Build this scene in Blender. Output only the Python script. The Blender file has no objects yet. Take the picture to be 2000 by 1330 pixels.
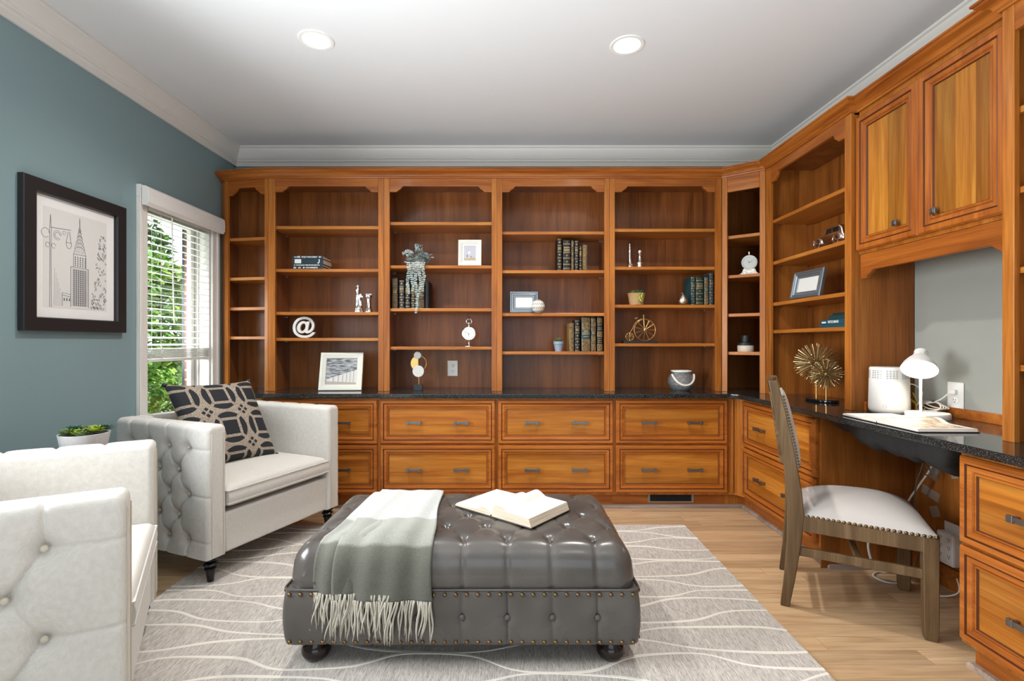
import bpy, bmesh, math, random
import numpy as np
from mathutils import Vector, Matrix
scene = bpy.context.scene
COL = scene.collection
RND = random.Random(11)
PI = math.pi
rad = math.radians

# ------------------------------------------------------------------ mesh builder
class MB:
    def __init__(s):
        s.v = []; s.f = []; s.m = []; s.uv = []; s.mi = 0
    def n(s):
        return len(s.v)
    def add(s, vs, fs, uvs=None):
        b = len(s.v)
        s.v.extend([tuple(float(c) for c in p) for p in vs])
        s.uv.extend(uvs if uvs is not None else [(0.0, 0.0)] * len(vs))
        for f in fs:
            s.f.append([b + i for i in f]); s.m.append(s.mi)
        return b
    def box(s, x0, x1, y0, y1, z0, z1):
        vs = [(x0,y0,z0),(x1,y0,z0),(x1,y1,z0),(x0,y1,z0),(x0,y0,z1),(x1,y0,z1),(x1,y1,z1),(x0,y1,z1)]
        s.add(vs, [(0,3,2,1),(4,5,6,7),(0,1,5,4),(1,2,6,5),(2,3,7,6),(3,0,4,7)])
    def cbox(s, c, d):
        s.box(c[0]-d[0]/2, c[0]+d[0]/2, c[1]-d[1]/2, c[1]+d[1]/2, c[2]-d[2]/2, c[2]+d[2]/2)
    def prism(s, poly, a0, a1, axis='z'):
        n = len(poly)
        def P(p, a):
            if axis == 'z': return (p[0], p[1], a)
            if axis == 'y': return (p[0], a, p[1])
            return (a, p[0], p[1])
        vs = [P(p, a0) for p in poly] + [P(p, a1) for p in poly]
        fs = [list(range(n))[::-1], list(range(n, 2*n))]
        for i in range(n):
            j = (i+1) % n
            fs.append((i, j, n+j, n+i))
        s.add(vs, fs)
    def grid(s, P, cu=False, cv=False, uv=None):
        nu = len(P); nv = len(P[0])
        vs = [p for row in P for p in row]
        fs = []
        for i in range(nu if cu else nu-1):
            for j in range(nv if cv else nv-1):
                a = i*nv+j; b = ((i+1) % nu)*nv+j; c = ((i+1) % nu)*nv+(j+1) % nv; d = i*nv+(j+1) % nv
                fs.append((a, b, c, d))
        uvs = None
        if uv is not None:
            uvs = [tuple(map(float, q)) for row in uv for q in row]
        return s.add(vs, fs, uvs)
    def lathe(s, prof, n=24, c=(0,0,0), M=None):
        b = s.n()
        P = []
        for r, z in prof:
            P.append([(r*math.cos(2*PI*k/n), r*math.sin(2*PI*k/n), z) for k in range(n)])
        s.grid(P, cv=True)
        nv = n
        if prof[0][0] > 1e-6:
            s.f.append([b+k for k in range(n)][::-1]); s.m.append(s.mi)
        flat = prof[0][0] <= 1e-6 and all(abs(p[1]-prof[0][1]) < 1e-9 for p in prof)
        if prof[-1][0] > 1e-6 and not flat:
            o = b+(len(prof)-1)*nv
            s.f.append([o+k for k in range(n)]); s.m.append(s.mi)
        s.xf(Matrix.Translation(c) @ (M if M is not None else Matrix.Identity(4)), b)
    def xf(s, M, b=0):
        for i in range(b, len(s.v)):
            s.v[i] = tuple(M @ Vector(s.v[i]))
    def tube(s, pts, r, n=8, closed=False):
        pts = [Vector(p) for p in pts]
        m = len(pts)
        rs = r if isinstance(r, (list, tuple)) else [r]*m
        P = []
        up = Vector((0, 0, 1))
        prev = None
        for i, p in enumerate(pts):
            if closed:
                t = pts[(i+1) % m]-pts[i-1]
            else:
                t = pts[min(i+1, m-1)]-pts[max(i-1, 0)]
            if t.length < 1e-9: t = Vector((0, 0, 1))
            t.normalize()
            if prev is None:
                a = t.cross(up)
                if a.length < 1e-3: a = t.cross(Vector((1, 0, 0)))
            else:
                a = prev - t*prev.dot(t)
                if a.length < 1e-5: a = t.cross(Vector((1, 0, 0)))
            a.normalize(); prev = a
            bb = t.cross(a)
            P.append([tuple(p+(a*math.cos(2*PI*k/n)+bb*math.sin(2*PI*k/n))*rs[i]) for k in range(n)])
        b = s.grid(P, cu=closed, cv=True)
        if not closed:
            s.f.append([b+k for k in range(n)]); s.m.append(s.mi)
            o = b+(m-1)*n
            s.f.append([o+k for k in range(n)][::-1]); s.m.append(s.mi)
    def cable(s, pts, r, n=6, closed=False, sub=6):
        q = [Vector(p) for p in pts]; m = len(q); out = []
        for i in range(m-1):
            p0 = q[max(i-1, 0)]; p1 = q[i]; p2 = q[i+1]; p3 = q[min(i+2, m-1)]
            for k in range(sub):
                t = k/sub
                out.append(0.5*((2*p1)+(p2-p0)*t+(2*p0-5*p1+4*p2-p3)*t*t+(3*p1-p0-3*p2+p3)*t**3))
        out.append(q[-1])
        s.tube(out, r, n)
    def sphere(s, c, r, nu=12, nv=16, sc=(1, 1, 1)):
        prof = [(r*math.sin(PI*i/nu), -r*math.cos(PI*i/nu)) for i in range(nu+1)]
        prof[0] = (1e-7, -r); prof[-1] = (1e-7, r)
        b = s.n()
        s.lathe(prof, nv)
        for i in range(b, s.n()):
            v = s.v[i]
            s.v[i] = (c[0]+v[0]*sc[0], c[1]+v[1]*sc[1], c[2]+v[2]*sc[2])
    def panel(s, x0, x1, z0, z1, prof, y0=0.0, open_=False):
        rings = []
        for pr_ in prof:
            ins, y = pr_[:2]
            rings.append([(x0+ins, y0+y, z0+ins), (x1-ins, y0+y, z0+ins), (x1-ins, y0+y, z1-ins), (x0+ins, y0+y, z1-ins)])
        k0 = len(s.m)
        b = s.grid(rings, cv=True)
        for i in range(len(prof)-1):
            mi = prof[i+1][2] if len(prof[i+1]) > 2 else s.mi
            for j in range(4): s.m[k0+i*4+j] = mi
        s.f.append([b, b+3, b+2, b+1]); s.m.append(s.mi)
        o = b+4*(len(rings)-1)
        if not open_: s.f.append([o, o+1, o+2, o+3]); s.m.append(s.mi)
    def build(s, name, mats, parent=None, smooth=None, bevel=0, loc=None, rot=None, recalc=True, subsurf=0):
        me = bpy.data.meshes.new(name)
        me.from_pydata(s.v, [], s.f)
        if not isinstance(mats, (list, tuple)): mats = [mats]
        for mt in mats: me.materials.append(mt)
        me.polygons.foreach_set('material_index', s.m)
        if any(u != (0.0, 0.0) for u in s.uv):
            ul = me.uv_layers.new(name='UVMap')
            li = np.empty(len(me.loops), dtype=np.int32)
            me.loops.foreach_get('vertex_index', li)
            ul.data.foreach_set('uv', np.array(s.uv, dtype=np.float32)[li].ravel())
        if recalc:
            bm = bmesh.new(); bm.from_mesh(me)
            bmesh.ops.recalc_face_normals(bm, faces=bm.faces)
            bm.to_mesh(me); bm.free()
        if smooth is not None:
            me.polygons.foreach_set('use_smooth', [True]*len(me.polygons))
            if smooth < 179: me.set_sharp_from_angle(angle=rad(smooth))
        me.update()
        o = bpy.data.objects.new(name, me)
        COL.objects.link(o)
        if parent is not None: o.parent = parent
        if loc is not None: o.location = loc
        if rot is not None: o.rotation_euler = rot
        if bevel:
            md = o.modifiers.new('edge', 'BEVEL'); md.width = bevel; md.segments = 2
            md.limit_method = 'ANGLE'; md.angle_limit = rad(40)
        if subsurf:
            md = o.modifiers.new('sub', 'SUBSURF'); md.levels = subsurf; md.render_levels = subsurf
        return o

def thing(name, label, cat, loc=(0,0,0), rz=0.0, group=None):
    o = bpy.data.objects.new(name, None); COL.objects.link(o)
    o.empty_display_size = 0.05
    o.location = loc; o.rotation_euler = (0, 0, rz)
    o['label'] = label; o['category'] = cat
    if group: o['group'] = group
    return o
def tag(o, label, cat, group=None, kind=None):
    o['label'] = label; o['category'] = cat
    if group: o['group'] = group
    if kind: o['kind'] = kind
    return o
def struct(o, label, cat):
    o['kind'] = 'structure'; o['label'] = label; o['category'] = cat
    return o
def dup(o, parent=None):
    c = o.copy(); COL.objects.link(c); c.parent = parent
    for ch in [k for k in o.children]:
        dup(ch, c)
    return c
def children_copy(name_obj, parent, loc=None, rot=None):
    c = name_obj.copy(); COL.objects.link(c); c.parent = parent
    if loc is not None: c.location = loc
    if rot is not None: c.rotation_euler = rot
    for ch in [k for k in name_obj.children]:
        dup(ch, c)
    return c
def text_mesh(txt, size, extrude=0.0005, bold=0.0):
    cu = bpy.data.curves.new('txt', 'FONT')
    cu.body = txt; cu.size = size; cu.extrude = extrude; cu.align_x = 'CENTER'; cu.align_y = 'CENTER'
    cu.offset = bold; cu.resolution_u = 6
    o = bpy.data.objects.new('txt', cu); COL.objects.link(o)
    dg = bpy.context.evaluated_depsgraph_get()
    me = bpy.data.meshes.new_from_object(o.evaluated_get(dg))
    vs = [tuple(v.co) for v in me.vertices]; fs = [tuple(p.vertices) for p in me.polygons]
    bpy.data.objects.remove(o); bpy.data.curves.remove(cu); bpy.data.meshes.remove(me)
    return vs, fs
def offset_path(pts, d):
    out = []
    n = len(pts)
    for i in range(n):
        ns = []
        if i > 0:
            t = Vector(pts[i])-Vector(pts[i-1]); t.normalize(); ns.append(Vector((t.y, -t.x)))
        if i < n-1:
            t = Vector(pts[i+1])-Vector(pts[i]); t.normalize(); ns.append(Vector((t.y, -t.x)))
        if len(ns) == 1: m = ns[0]
        else:
            m = ns[0]+ns[1]; m = m/(m.length_squared/2) if m.length_squared > 1e-6 else ns[0]
            
        out.append((pts[i][0]+m.x*d, pts[i][1]+m.y*d))
    return out
def sweep(mb, pts, prof):
    P = []
    for d, z in prof:
        P.append([(q[0], q[1], z) for q in offset_path(pts, d)])
    b = mb.grid(P, cu=True)
    n = len(pts); k = len(prof)
    mb.f.append([b+i*n for i in range(k)]); mb.m.append(mb.mi)
    mb.f.append([b+i*n+n-1 for i in range(k)][::-1]); mb.m.append(mb.mi)

# ------------------------------------------------------------------ materials
class NT:
    def __init__(s, name):
        s.mat = bpy.data.materials.new(name); s.mat.use_nodes = True
        s.t = s.mat.node_tree; s.t.nodes.clear()
        s.out = s.t.nodes.new('ShaderNodeOutputMaterial')
    def N(s, typ, **kw):
        n = s.t.nodes.new(typ)
        for k, v in kw.items(): setattr(n, k, v)
        return n
    def L(s, a, b): s.t.links.new(a, b)
    def val(s, sock, v):
        if hasattr(v, 'is_output') or hasattr(v, 'links'): s.L(v, sock)
        else: sock.default_value = v
    def math(s, op, a, b=0.0, c=0.0, clamp=False):
        n = s.N('ShaderNodeMath', operation=op, use_clamp=clamp)
        s.val(n.inputs[0], a); s.val(n.inputs[1], b); s.val(n.inputs[2], c)
        return n.outputs[0]
    def mix(s, fac, a, b, mode='MIX'):
        n = s.N('ShaderNodeMix', data_type='RGBA', blend_type=mode)
        s.val(n.inputs[0], fac)
        for i, v in ((6, a), (7, b)):
            if isinstance(v, (tuple, list)): n.inputs[i].default_value = (*v[:3], 1)
            else: s.L(v, n.inputs[i])
        return n.outputs[2]
    def ramp(s, fac, stops, interp='LINEAR'):
        n = s.N('ShaderNodeValToRGB'); r = n.color_ramp; r.interpolation = interp
        while len(r.elements) < len(stops): r.elements.new(0.5)
        for e, (p, c) in zip(r.elements, stops):
            e.position = p; e.color = (*c[:3], 1)
        s.L(fac, n.inputs[0]); return n.outputs[0]
    def noise(s, vec, scale, detail=3, rough=0.5, dist=0.0):
        n = s.N('ShaderNodeTexNoise')
        n.inputs['Scale'].default_value = scale; n.inputs['Detail'].default_value = detail
        n.inputs['Roughness'].default_value = rough; n.inputs['Distortion'].default_value = dist
        if vec is not None: s.L(vec, n.inputs['Vector'])
        return n.outputs[0]
    def mapping(s, vec, sc=(1,1,1), loc=(0,0,0), rot=(0,0,0)):
        n = s.N('ShaderNodeMapping')
        n.inputs['Scale'].default_value = sc; n.inputs['Location'].default_value = loc; n.inputs['Rotation'].default_value = rot
        s.L(vec, n.inputs['Vector']); return n.outputs[0]
    def obj(s, jitter=True):
        tc = s.N('ShaderNodeTexCoord')
        if not jitter: return tc.outputs['Object']
        oi = s.N('ShaderNodeObjectInfo')
        k = s.math('MULTIPLY', oi.outputs['Random'], 37.0)
        va = s.N('ShaderNodeVectorMath', operation='ADD')
        s.L(tc.outputs['Object'], va.inputs[0]); s.L(k, va.inputs[1])
        return va.outputs[0]
    def sep(s, v):
        n = s.N('ShaderNodeSeparateXYZ'); s.L(v, n.inputs[0]); return n.outputs
    def uv(s): return s.N('ShaderNodeTexCoord').outputs['UV']
    def bsdf(s, color, rough=0.5, metal=0.0, bump=None, bstr=0.2, bdist=0.002, coat=0.0, coat_rough=0.1, spec=0.5, sheen=0.0, trans=0.0, emit=None, estr=0.0, ior=1.45, alpha=None):
        b = s.N('ShaderNodeBsdfPrincipled')
        if isinstance(color, (tuple, list)): b.inputs['Base Color'].default_value = (*color[:3], 1)
        else: s.L(color, b.inputs['Base Color'])
        s.val(b.inputs['Roughness'], rough); b.inputs['Metallic'].default_value = metal
        b.inputs['Coat Weight'].default_value = coat; b.inputs['Coat Roughness'].default_value = coat_rough
        b.inputs['Specular IOR Level'].default_value = spec
        b.inputs['Sheen Weight'].default_value = sheen
        b.inputs['Transmission Weight'].default_value = trans; b.inputs['IOR'].default_value = ior
        if emit is not None:
            if isinstance(emit, (tuple, list)): b.inputs['Emission Color'].default_value = (*emit[:3], 1)
            else: s.L(emit, b.inputs['Emission Color'])
            b.inputs['Emission Strength'].default_value = estr
        if bump is not None:
            bn = s.N('ShaderNodeBump'); bn.inputs['Strength'].default_value = bstr; bn.inputs['Distance'].default_value = bdist
            s.L(bump, bn.inputs['Height']); s.L(bn.outputs[0], b.inputs['Normal'])
        s.L(b.outputs[0], s.out.inputs[0]); s.b = b
        return s.mat

def srgb(r, g, b):
    f = lambda c: (c/255/12.92) if c/255 <= 0.04045 else ((c/255+0.055)/1.055)**2.4
    return (f(r), f(g), f(b))
def plain(name, col, rough=0.5, metal=0.0, var=0.06, scale=40, bump=0.0, **kw):
    m = NT(name)
    v = m.obj()
    nz = m.noise(v, scale, 3, 0.6)
    lo = tuple(c*(1-var) for c in col); hi = tuple(min(1, c*(1+var)) for c in col)
    c = m.mix(nz, lo, hi)
    return m.bsdf(c, rough, metal, bump=nz if bump else None, bstr=bump, **kw)
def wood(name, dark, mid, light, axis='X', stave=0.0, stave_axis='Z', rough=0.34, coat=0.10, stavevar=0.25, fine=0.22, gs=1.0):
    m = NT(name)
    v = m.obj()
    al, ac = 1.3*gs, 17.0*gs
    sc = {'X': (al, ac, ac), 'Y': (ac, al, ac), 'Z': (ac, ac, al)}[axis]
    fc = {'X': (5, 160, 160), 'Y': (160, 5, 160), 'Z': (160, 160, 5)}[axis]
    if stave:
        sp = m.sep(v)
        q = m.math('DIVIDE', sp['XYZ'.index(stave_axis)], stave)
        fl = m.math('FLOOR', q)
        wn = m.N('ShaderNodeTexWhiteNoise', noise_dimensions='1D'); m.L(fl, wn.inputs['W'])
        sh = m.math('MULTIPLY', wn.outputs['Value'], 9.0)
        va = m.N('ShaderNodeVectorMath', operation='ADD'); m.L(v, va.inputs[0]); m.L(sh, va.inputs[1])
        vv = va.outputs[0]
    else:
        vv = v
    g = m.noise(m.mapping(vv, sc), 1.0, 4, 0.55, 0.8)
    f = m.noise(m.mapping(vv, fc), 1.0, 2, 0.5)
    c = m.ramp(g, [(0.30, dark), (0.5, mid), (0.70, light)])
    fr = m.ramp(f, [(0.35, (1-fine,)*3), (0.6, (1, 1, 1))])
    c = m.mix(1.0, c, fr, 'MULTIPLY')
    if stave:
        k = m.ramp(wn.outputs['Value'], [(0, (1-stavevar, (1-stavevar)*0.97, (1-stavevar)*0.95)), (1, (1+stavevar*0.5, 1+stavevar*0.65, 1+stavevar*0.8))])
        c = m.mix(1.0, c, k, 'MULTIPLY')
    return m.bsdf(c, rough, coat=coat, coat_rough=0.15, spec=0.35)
M = {}
WD, WM, WL = (0.2788, 0.0779, 0.0111), (0.3936, 0.1257, 0.0177), (0.4674, 0.1710, 0.0295)
M['cherry_v'] = wood('cherry_vertical', WD, WM, WL, 'Z')
M['cherry_h'] = wood('cherry_horizontal', (0.2378, 0.0605, 0.0089), (0.3444, 0.0986, 0.0140), (0.4264, 0.1432, 0.0251), 'X')
M['cherry_drawer'] = wood('cherry_drawer_staves', (0.3280, 0.0915, 0.0103), (0.4428, 0.1495, 0.0170), (0.5248, 0.2068, 0.0310), 'X', 0.085, 'Z', stavevar=0.22)
M['cherry_door'] = wood('cherry_door_staves', (0.3244, 0.0986, 0.0104), (0.4231, 0.1559, 0.0190), (0.4936, 0.2163, 0.0357), 'Z', 0.085, 'X', stavevar=0.42)
M['cherry_in'] = wood('cherry_veneer', (0.1674, 0.0494, 0.0107), (0.2538, 0.0814, 0.0187), (0.3132, 0.1082, 0.0285), 'Z', 0.21, 'X', rough=0.34, coat=0.15, stavevar=0.12, gs=0.7)  # interior veneer: browner ply, with the cabinet shade put into the colour
M['cherry_shelf'] = wood('cherry_shelf', (0.3280, 0.0994, 0.0148), (0.4428, 0.1511, 0.0244), (0.5248, 0.2148, 0.0443), 'X')
M['walnut'] = wood('dark_chair_wood', (0.075,0.040,0.017), (0.135,0.080,0.036), (0.205,0.13,0.064), 'Z', rough=0.45, coat=0.0)
M['dark_table'] = wood('espresso_wood', (0.012,0.006,0.004), (0.025,0.012,0.007), (0.04,0.02,0.012), 'X', rough=0.3)
M['cherry_y'] = wood('cherry_lengthwise', (0.2378, 0.0604, 0.0089), (0.3444, 0.0986, 0.0140), (0.4264, 0.1432, 0.0251), 'Y')
M['cherry_rail'] = wood('cherry_moulded_frame', (0.27,0.070,0.010), (0.40,0.115,0.016), (0.50,0.165,0.027), 'X')
M['cherry_stile'] = wood('cherry_door_frame', (0.25,0.064,0.009), (0.36,0.098,0.014), (0.45,0.140,0.023), 'Z')
M['groove_dark'] = plain('dark_groove_line', (0.10,0.026,0.006), 0.4, var=0.2)  # darker colour for the groove rings of the mouldings
M['cherry_in_lit'] = wood('cherry_veneer_lit', (0.22,0.066,0.012), (0.34,0.112,0.020), (0.42,0.150,0.030), 'Z', 0.16, 'Y', stavevar=0.12, gs=0.7)  # right-run veneer with lamp and window light put into the colour
def granite():
    m = NT('black_granite'); v = m.obj(False)
    a = m.noise(v, 260, 2, 0.7); b = m.noise(v, 60, 3, 0.6)
    c = m.ramp(a, [(0.48, (0.008,0.009,0.009)), (0.58, (0.03,0.033,0.033)), (0.70, (0.16,0.16,0.145))])
    c = m.mix(m.math('MULTIPLY', b, 0.35), c, (0.02,0.022,0.024))
    return m.bsdf(c, 0.07, spec=0.6)
M['granite'] = granite()
def linen():
    m = NT('cream_linen'); v = m.obj()
    a = m.noise(m.mapping(v, (500, 60, 60)), 1, 2); b = m.noise(m.mapping(v, (60, 500, 500)), 1, 2)
    h = m.math('ADD', a, b); l = m.noise(v, 5, 2)
    c = m.ramp(m.math('MULTIPLY', h, 0.5), [(0.3, srgb(190,186,179)), (0.7, srgb(210,207,201))])
    c = m.mix(m.math('MULTIPLY', l, 0.12), c, srgb(191,185,176))
    return m.bsdf(c, 0.85, bump=h, bstr=0.12, bdist=0.0008, sheen=0.15)
M['linen'] = linen()
M['seat_linen'] = plain('pale_grey_seat_linen', srgb(186,179,173), 0.85, var=0.03, scale=300)
M['linen_welt'] = plain('linen_welt', srgb(196,186,170), 0.85, scale=90)
def leather():
    m = NT('charcoal_leather'); v = m.obj()
    a = m.noise(v, 6, 2, 0.5); f = m.noise(v, 300, 2, 0.6)
    c = m.ramp(a, [(0.25, srgb(72,68,65)), (0.75, srgb(90,86,82))])
    rg = m.ramp(a, [(0.3, (0.20,)*3), (0.75, (0.34,)*3)])
    m.bsdf(c, 0.3, bump=f, bstr=0.10, bdist=0.0006, spec=0.55)
    m.L(rg, m.b.inputs['Roughness']); return m.mat
M['leather'] = leather()
M['brass'] = plain('antique_brass', (0.19,0.125,0.06), 0.35, 1.0, 0.2, 200)
M['gold'] = plain('gold_metal', (0.75,0.50,0.19), 0.28, 1.0, 0.1)
M['gold_leaf'] = plain('gilt_tooling', (0.40,0.29,0.14), 0.4, 0.6, 0.3, 300)
M['chrome'] = plain('polished_silver', (0.82,0.82,0.82), 0.13, 1.0, 0.05)
M['silver'] = plain('brushed_silver', (0.55,0.57,0.59), 0.32, 1.0, 0.08)
M['pewter'] = plain('pewter', (0.24,0.235,0.23), 0.38, 1.0, 0.25, 150)
M['black_gloss'] = plain('black_lacquer', (0.008,0.008,0.009), 0.12)
M['black_brown'] = plain('dark_lacquered_wood', (0.018,0.010,0.008), 0.14)
M['black'] = plain('matt_black', (0.012,0.012,0.013), 0.45)
M['black_frame'] = plain('black_picture_frame', (0.017,0.016,0.017), 0.32)
M['white'] = plain('white_plastic', srgb(228,226,222), 0.35, var=0.015)
M['white_paint'] = plain('white_trim_paint', srgb(222,218,213), 0.4, var=0.012, scale=8)
M['white_matte'] = plain('white_ceramic', srgb(226,224,220), 0.45, var=0.03)
M['mat_board'] = plain('white_mat_board', srgb(226,225,224), 0.7, var=0.01)
M['dark_slot'] = plain('dark_slot', (0.01,0.01,0.01), 0.7)
M['paper'] = plain('page_paper', srgb(226,218,204), 0.75, var=0.03, scale=200)
M['page_edge'] = None
def page_edge():
    m = NT('page_block_edge'); v = m.obj()
    a = m.noise(m.mapping(v, (6, 6, 900)), 1, 1)
    c = m.ramp(a, [(0.35, srgb(186,168,145)), (0.65, srgb(224,210,190))])
    return m.bsdf(c, 0.8)
M['page_edge'] = page_edge()
M['concrete'] = plain('grey_stone', srgb(205,203,198), 0.6, var=0.1, scale=90)
def teal():
    m = NT('teal_grey_wall_paint'); v = m.obj(False)
    a = m.noise(v, 2.0, 2); b = m.noise(v, 250, 2)
    c = m.mix(a, srgb(122,144,148), srgb(125,147,151))
    return m.bsdf(c, 0.55, bump=b, bstr=0.04, bdist=0.001)
M['teal'] = teal()
M['grey_wall'] = plain('grey_green_wall_paint', srgb(150,152,145), 0.55, var=0.02, scale=4)
M['ceiling'] = plain('ceiling_white', srgb(214,215,216), 0.8, var=0.01, scale=5)
M['crown'] = plain('crown_moulding_white', srgb(214,211,206), 0.5, var=0.012, scale=6)
def oak():
    m = NT('oak_floor_planks'); v = m.obj(False)
    sp = m.sep(v)
    W = 0.083
    row = m.math('FLOOR', m.math('DIVIDE', sp[1], W))
    wn = m.N('ShaderNodeTexWhiteNoise', noise_dimensions='1D'); m.L(row, wn.inputs['W'])
    xs = m.math('ADD', sp[0], m.math('MULTIPLY', wn.outputs['Value'], 7.3))
    L = 0.95
    colm = m.math('FLOOR', m.math('DIVIDE', xs, L))
    cv = m.N('ShaderNodeCombineXYZ'); m.L(row, cv.inputs[0]); m.L(colm, cv.inputs[1])
    w2 = m.N('ShaderNodeTexWhiteNoise', noise_dimensions='2D'); m.L(cv.outputs[0], w2.inputs['Vector'])
    va = m.N('ShaderNodeVectorMath', operation='ADD'); m.L(v, va.inputs[0]); m.L(m.math('MULTIPLY', w2.outputs['Value'], 20), va.inputs[1])
    g = m.noise(m.mapping(va.outputs[0], (1.6, 24, 24)), 1, 4, 0.6, 1.0)
    f = m.noise(m.mapping(va.outputs[0], (8, 220, 220)), 1, 2)
    c = m.ramp(g, [(0.3, srgb(182,148,110)), (0.5, srgb(203,170,131)), (0.72, srgb(214,184,147))])
    k = m.ramp(w2.outputs['Value'], [(0, (0.80,0.78,0.76)), (0.5, (0.96,0.95,0.94)), (1, (1.07,1.06,1.05))])
    c = m.mix(1.0, c, k, 'MULTIPLY')
    c = m.mix(1.0, c, m.ramp(f, [(0.35, (0.86,)*3), (0.6, (1,)*3)]), 'MULTIPLY')
    fy = m.math('FRACT', m.math('DIVIDE', sp[1], W)); fx = m.math('FRACT', m.math('DIVIDE', xs, L))
    ey = m.math('LESS_THAN', m.math('MINIMUM', fy, m.math('SUBTRACT', 1, fy)), 0.010)
    ex = m.math('LESS_THAN', m.math('MINIMUM', fx, m.math('SUBTRACT', 1, fx)), 0.0012)
    e = m.math('MAXIMUM', ey, ex)
    c = m.mix(m.math('MULTIPLY', e, 0.45), c, srgb(110,80,52))
    return m.bsdf(c, 0.27, bump=f, bstr=0.03, bdist=0.0006)
M['oak'] = oak()
def rugm():
    m = NT('grey_heathered_rug'); v = m.obj(False)
    a = m.noise(m.mapping(v, (330, 30, 30)), 1, 3, 0.7, 0.6); b = m.noise(m.mapping(v, (70, 9, 9)), 1, 2); d = m.noise(v, 3, 2)
    c = m.ramp(a, [(0.33, srgb(124,115,106)), (0.5, srgb(184,177,169)), (0.66, srgb(218,212,203))])
    c = m.mix(m.math('MULTIPLY', b, 0.35), c, srgb(207,202,196))
    c = m.mix(m.math('MULTIPLY', d, 0.2), c, srgb(164,156,147))
    return m.bsdf(c, 0.95, bump=a, bstr=0.5, bdist=0.002)
M['rug'] = rugm()
M['rug_line'] = plain('cream_rug_line', srgb(225,219,208), 0.95, var=0.1, scale=220, bump=0.4)
# ------------------------------------------------------------------ key dimensions (metres)
CAMZ = 1.131
XL, XR, YB, YF, HC = -2.093, 2.06, 3.82, -2.2, 2.62
CT = 0.787                      # countertop height
YD, XD = 3.345, 1.55            # drawer face planes (back run, right run)
YU, XU = 3.51, 1.735            # bookcase face planes
ZT = 2.303                      # underside of the wood cornice
ZWALL_WIN = (2.863, 3.492, 0.62, 1.955)

# ------------------------------------------------------------------ room shell
mb = MB(); mb.box(XL-0.02, XR+0.02, YF-0.02, YB+0.02, -0.06, 0.0)
struct(mb.build('floor', M['oak']), 'light oak strip floor running across the room', 'floor')
mb = MB(); mb.box(XL-0.35, XR+0.2, YF-0.2, YB+0.2, HC, HC+0.1)
struct(mb.build('ceiling', M['ceiling']), 'plain white ceiling with recessed lights', 'ceiling')
wy0, wy1, wz0, wz1 = ZWALL_WIN
mb = MB()
def wall_hole(mb, x0, x1):
    mb.box(x0, x1, YF-0.1, wy0, -0.05, HC); mb.box(x0, x1, wy1, YB+0.1, -0.05, HC)
    mb.box(x0, x1, wy0, wy1, -0.05, wz0); mb.box(x0, x1, wy0, wy1, wz1, HC)
wall_hole(mb, XL-0.14, XL)
mb.mi = 1; wall_hole(mb, XL-0.18, XL-0.14)
def brick():
    m = NT('red_brick'); v = m.obj(False)
    sp = m.sep(v); cv = m.N('ShaderNodeCombineXYZ')
    m.L(m.math('ADD', sp[0], sp[1]), cv.inputs[0]); m.L(sp[2], cv.inputs[1])
    b = m.N('ShaderNodeTexBrick'); m.L(cv.outputs[0], b.inputs['Vector'])
    b.inputs['Color1'].default_value = (*srgb(140,84,66), 1); b.inputs['Color2'].default_value = (*srgb(108,66,54), 1)
    b.inputs['Mortar'].default_value = (*srgb(176,164,150), 1); b.inputs['Scale'].default_value = 1.0
    b.inputs['Brick Width'].default_value = 0.2; b.inputs['Row Height'].default_value = 0.067; b.inputs['Mortar Size'].default_value = 0.006
    return m.bsdf(b.outputs[0], 0.85)
M['brick'] = brick()
struct(mb.build('wall_left', [M['teal'], M['brick']]), 'dark teal painted wall with the window and picture', 'wall')
mb = MB(); mb.box(XL, XR, YB, YB+0.1, 0, HC)
struct(mb.build('wall_back', M['teal']), 'dark teal wall behind the long bookcases', 'wall')
mb = MB(); mb.box(XR, XR+0.1, YF, YB+0.1, 0, HC)
struct(mb.build('wall_right', M['grey_wall']), 'grey wall behind the desk nook', 'wall')
# rear wall behind the viewer with an assumed wide daylight opening
mb = MB()
mb.box(XL, -1.7, YF-0.1, YF, 0, HC); mb.box(1.7, XR, YF-0.1, YF, 0, HC)
mb.box(-1.7, 1.7, YF-0.1, YF, 2.3, HC); mb.box(-1.7, 1.7, YF-0.1, YF, 0, 0.25)
struct(mb.build('wall_rear', M['teal']), 'teal wall behind the viewer with an assumed wide window opening', 'wall')
# white crown moulding
prof = [(0, HC), (0.072, HC), (0.072, HC-0.012), (0.062, HC-0.018), (0.060, HC-0.026), (0.052, HC-0.040), (0.036, HC-0.062), (0.026, HC-0.078),
        (0.026, HC-0.084), (0.020, HC-0.086), (0.020, HC-0.104), (0.013, HC-0.108), (0.011, HC-0.130), (0.011, HC-0.138), (0, HC-0.138)]
mb = MB(); sweep(mb, [(XL, YF), (XL, YB), (XR, YB), (XR, YF)], prof)
struct(mb.build('trim_1', M['crown'], smooth=28), 'white stepped crown moulding along the ceiling', 'crown moulding')
mb = MB(); mb.box(XL, XL+0.015, YF, 3.58, 0, 0.12); mb.box(XL+0.015, XL+0.022, YF, 3.58, 0, 0.018)
struct(mb.build('baseboard_left', M['white_paint'], bevel=0.003), 'white baseboard under the window wall', 'baseboard')
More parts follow.
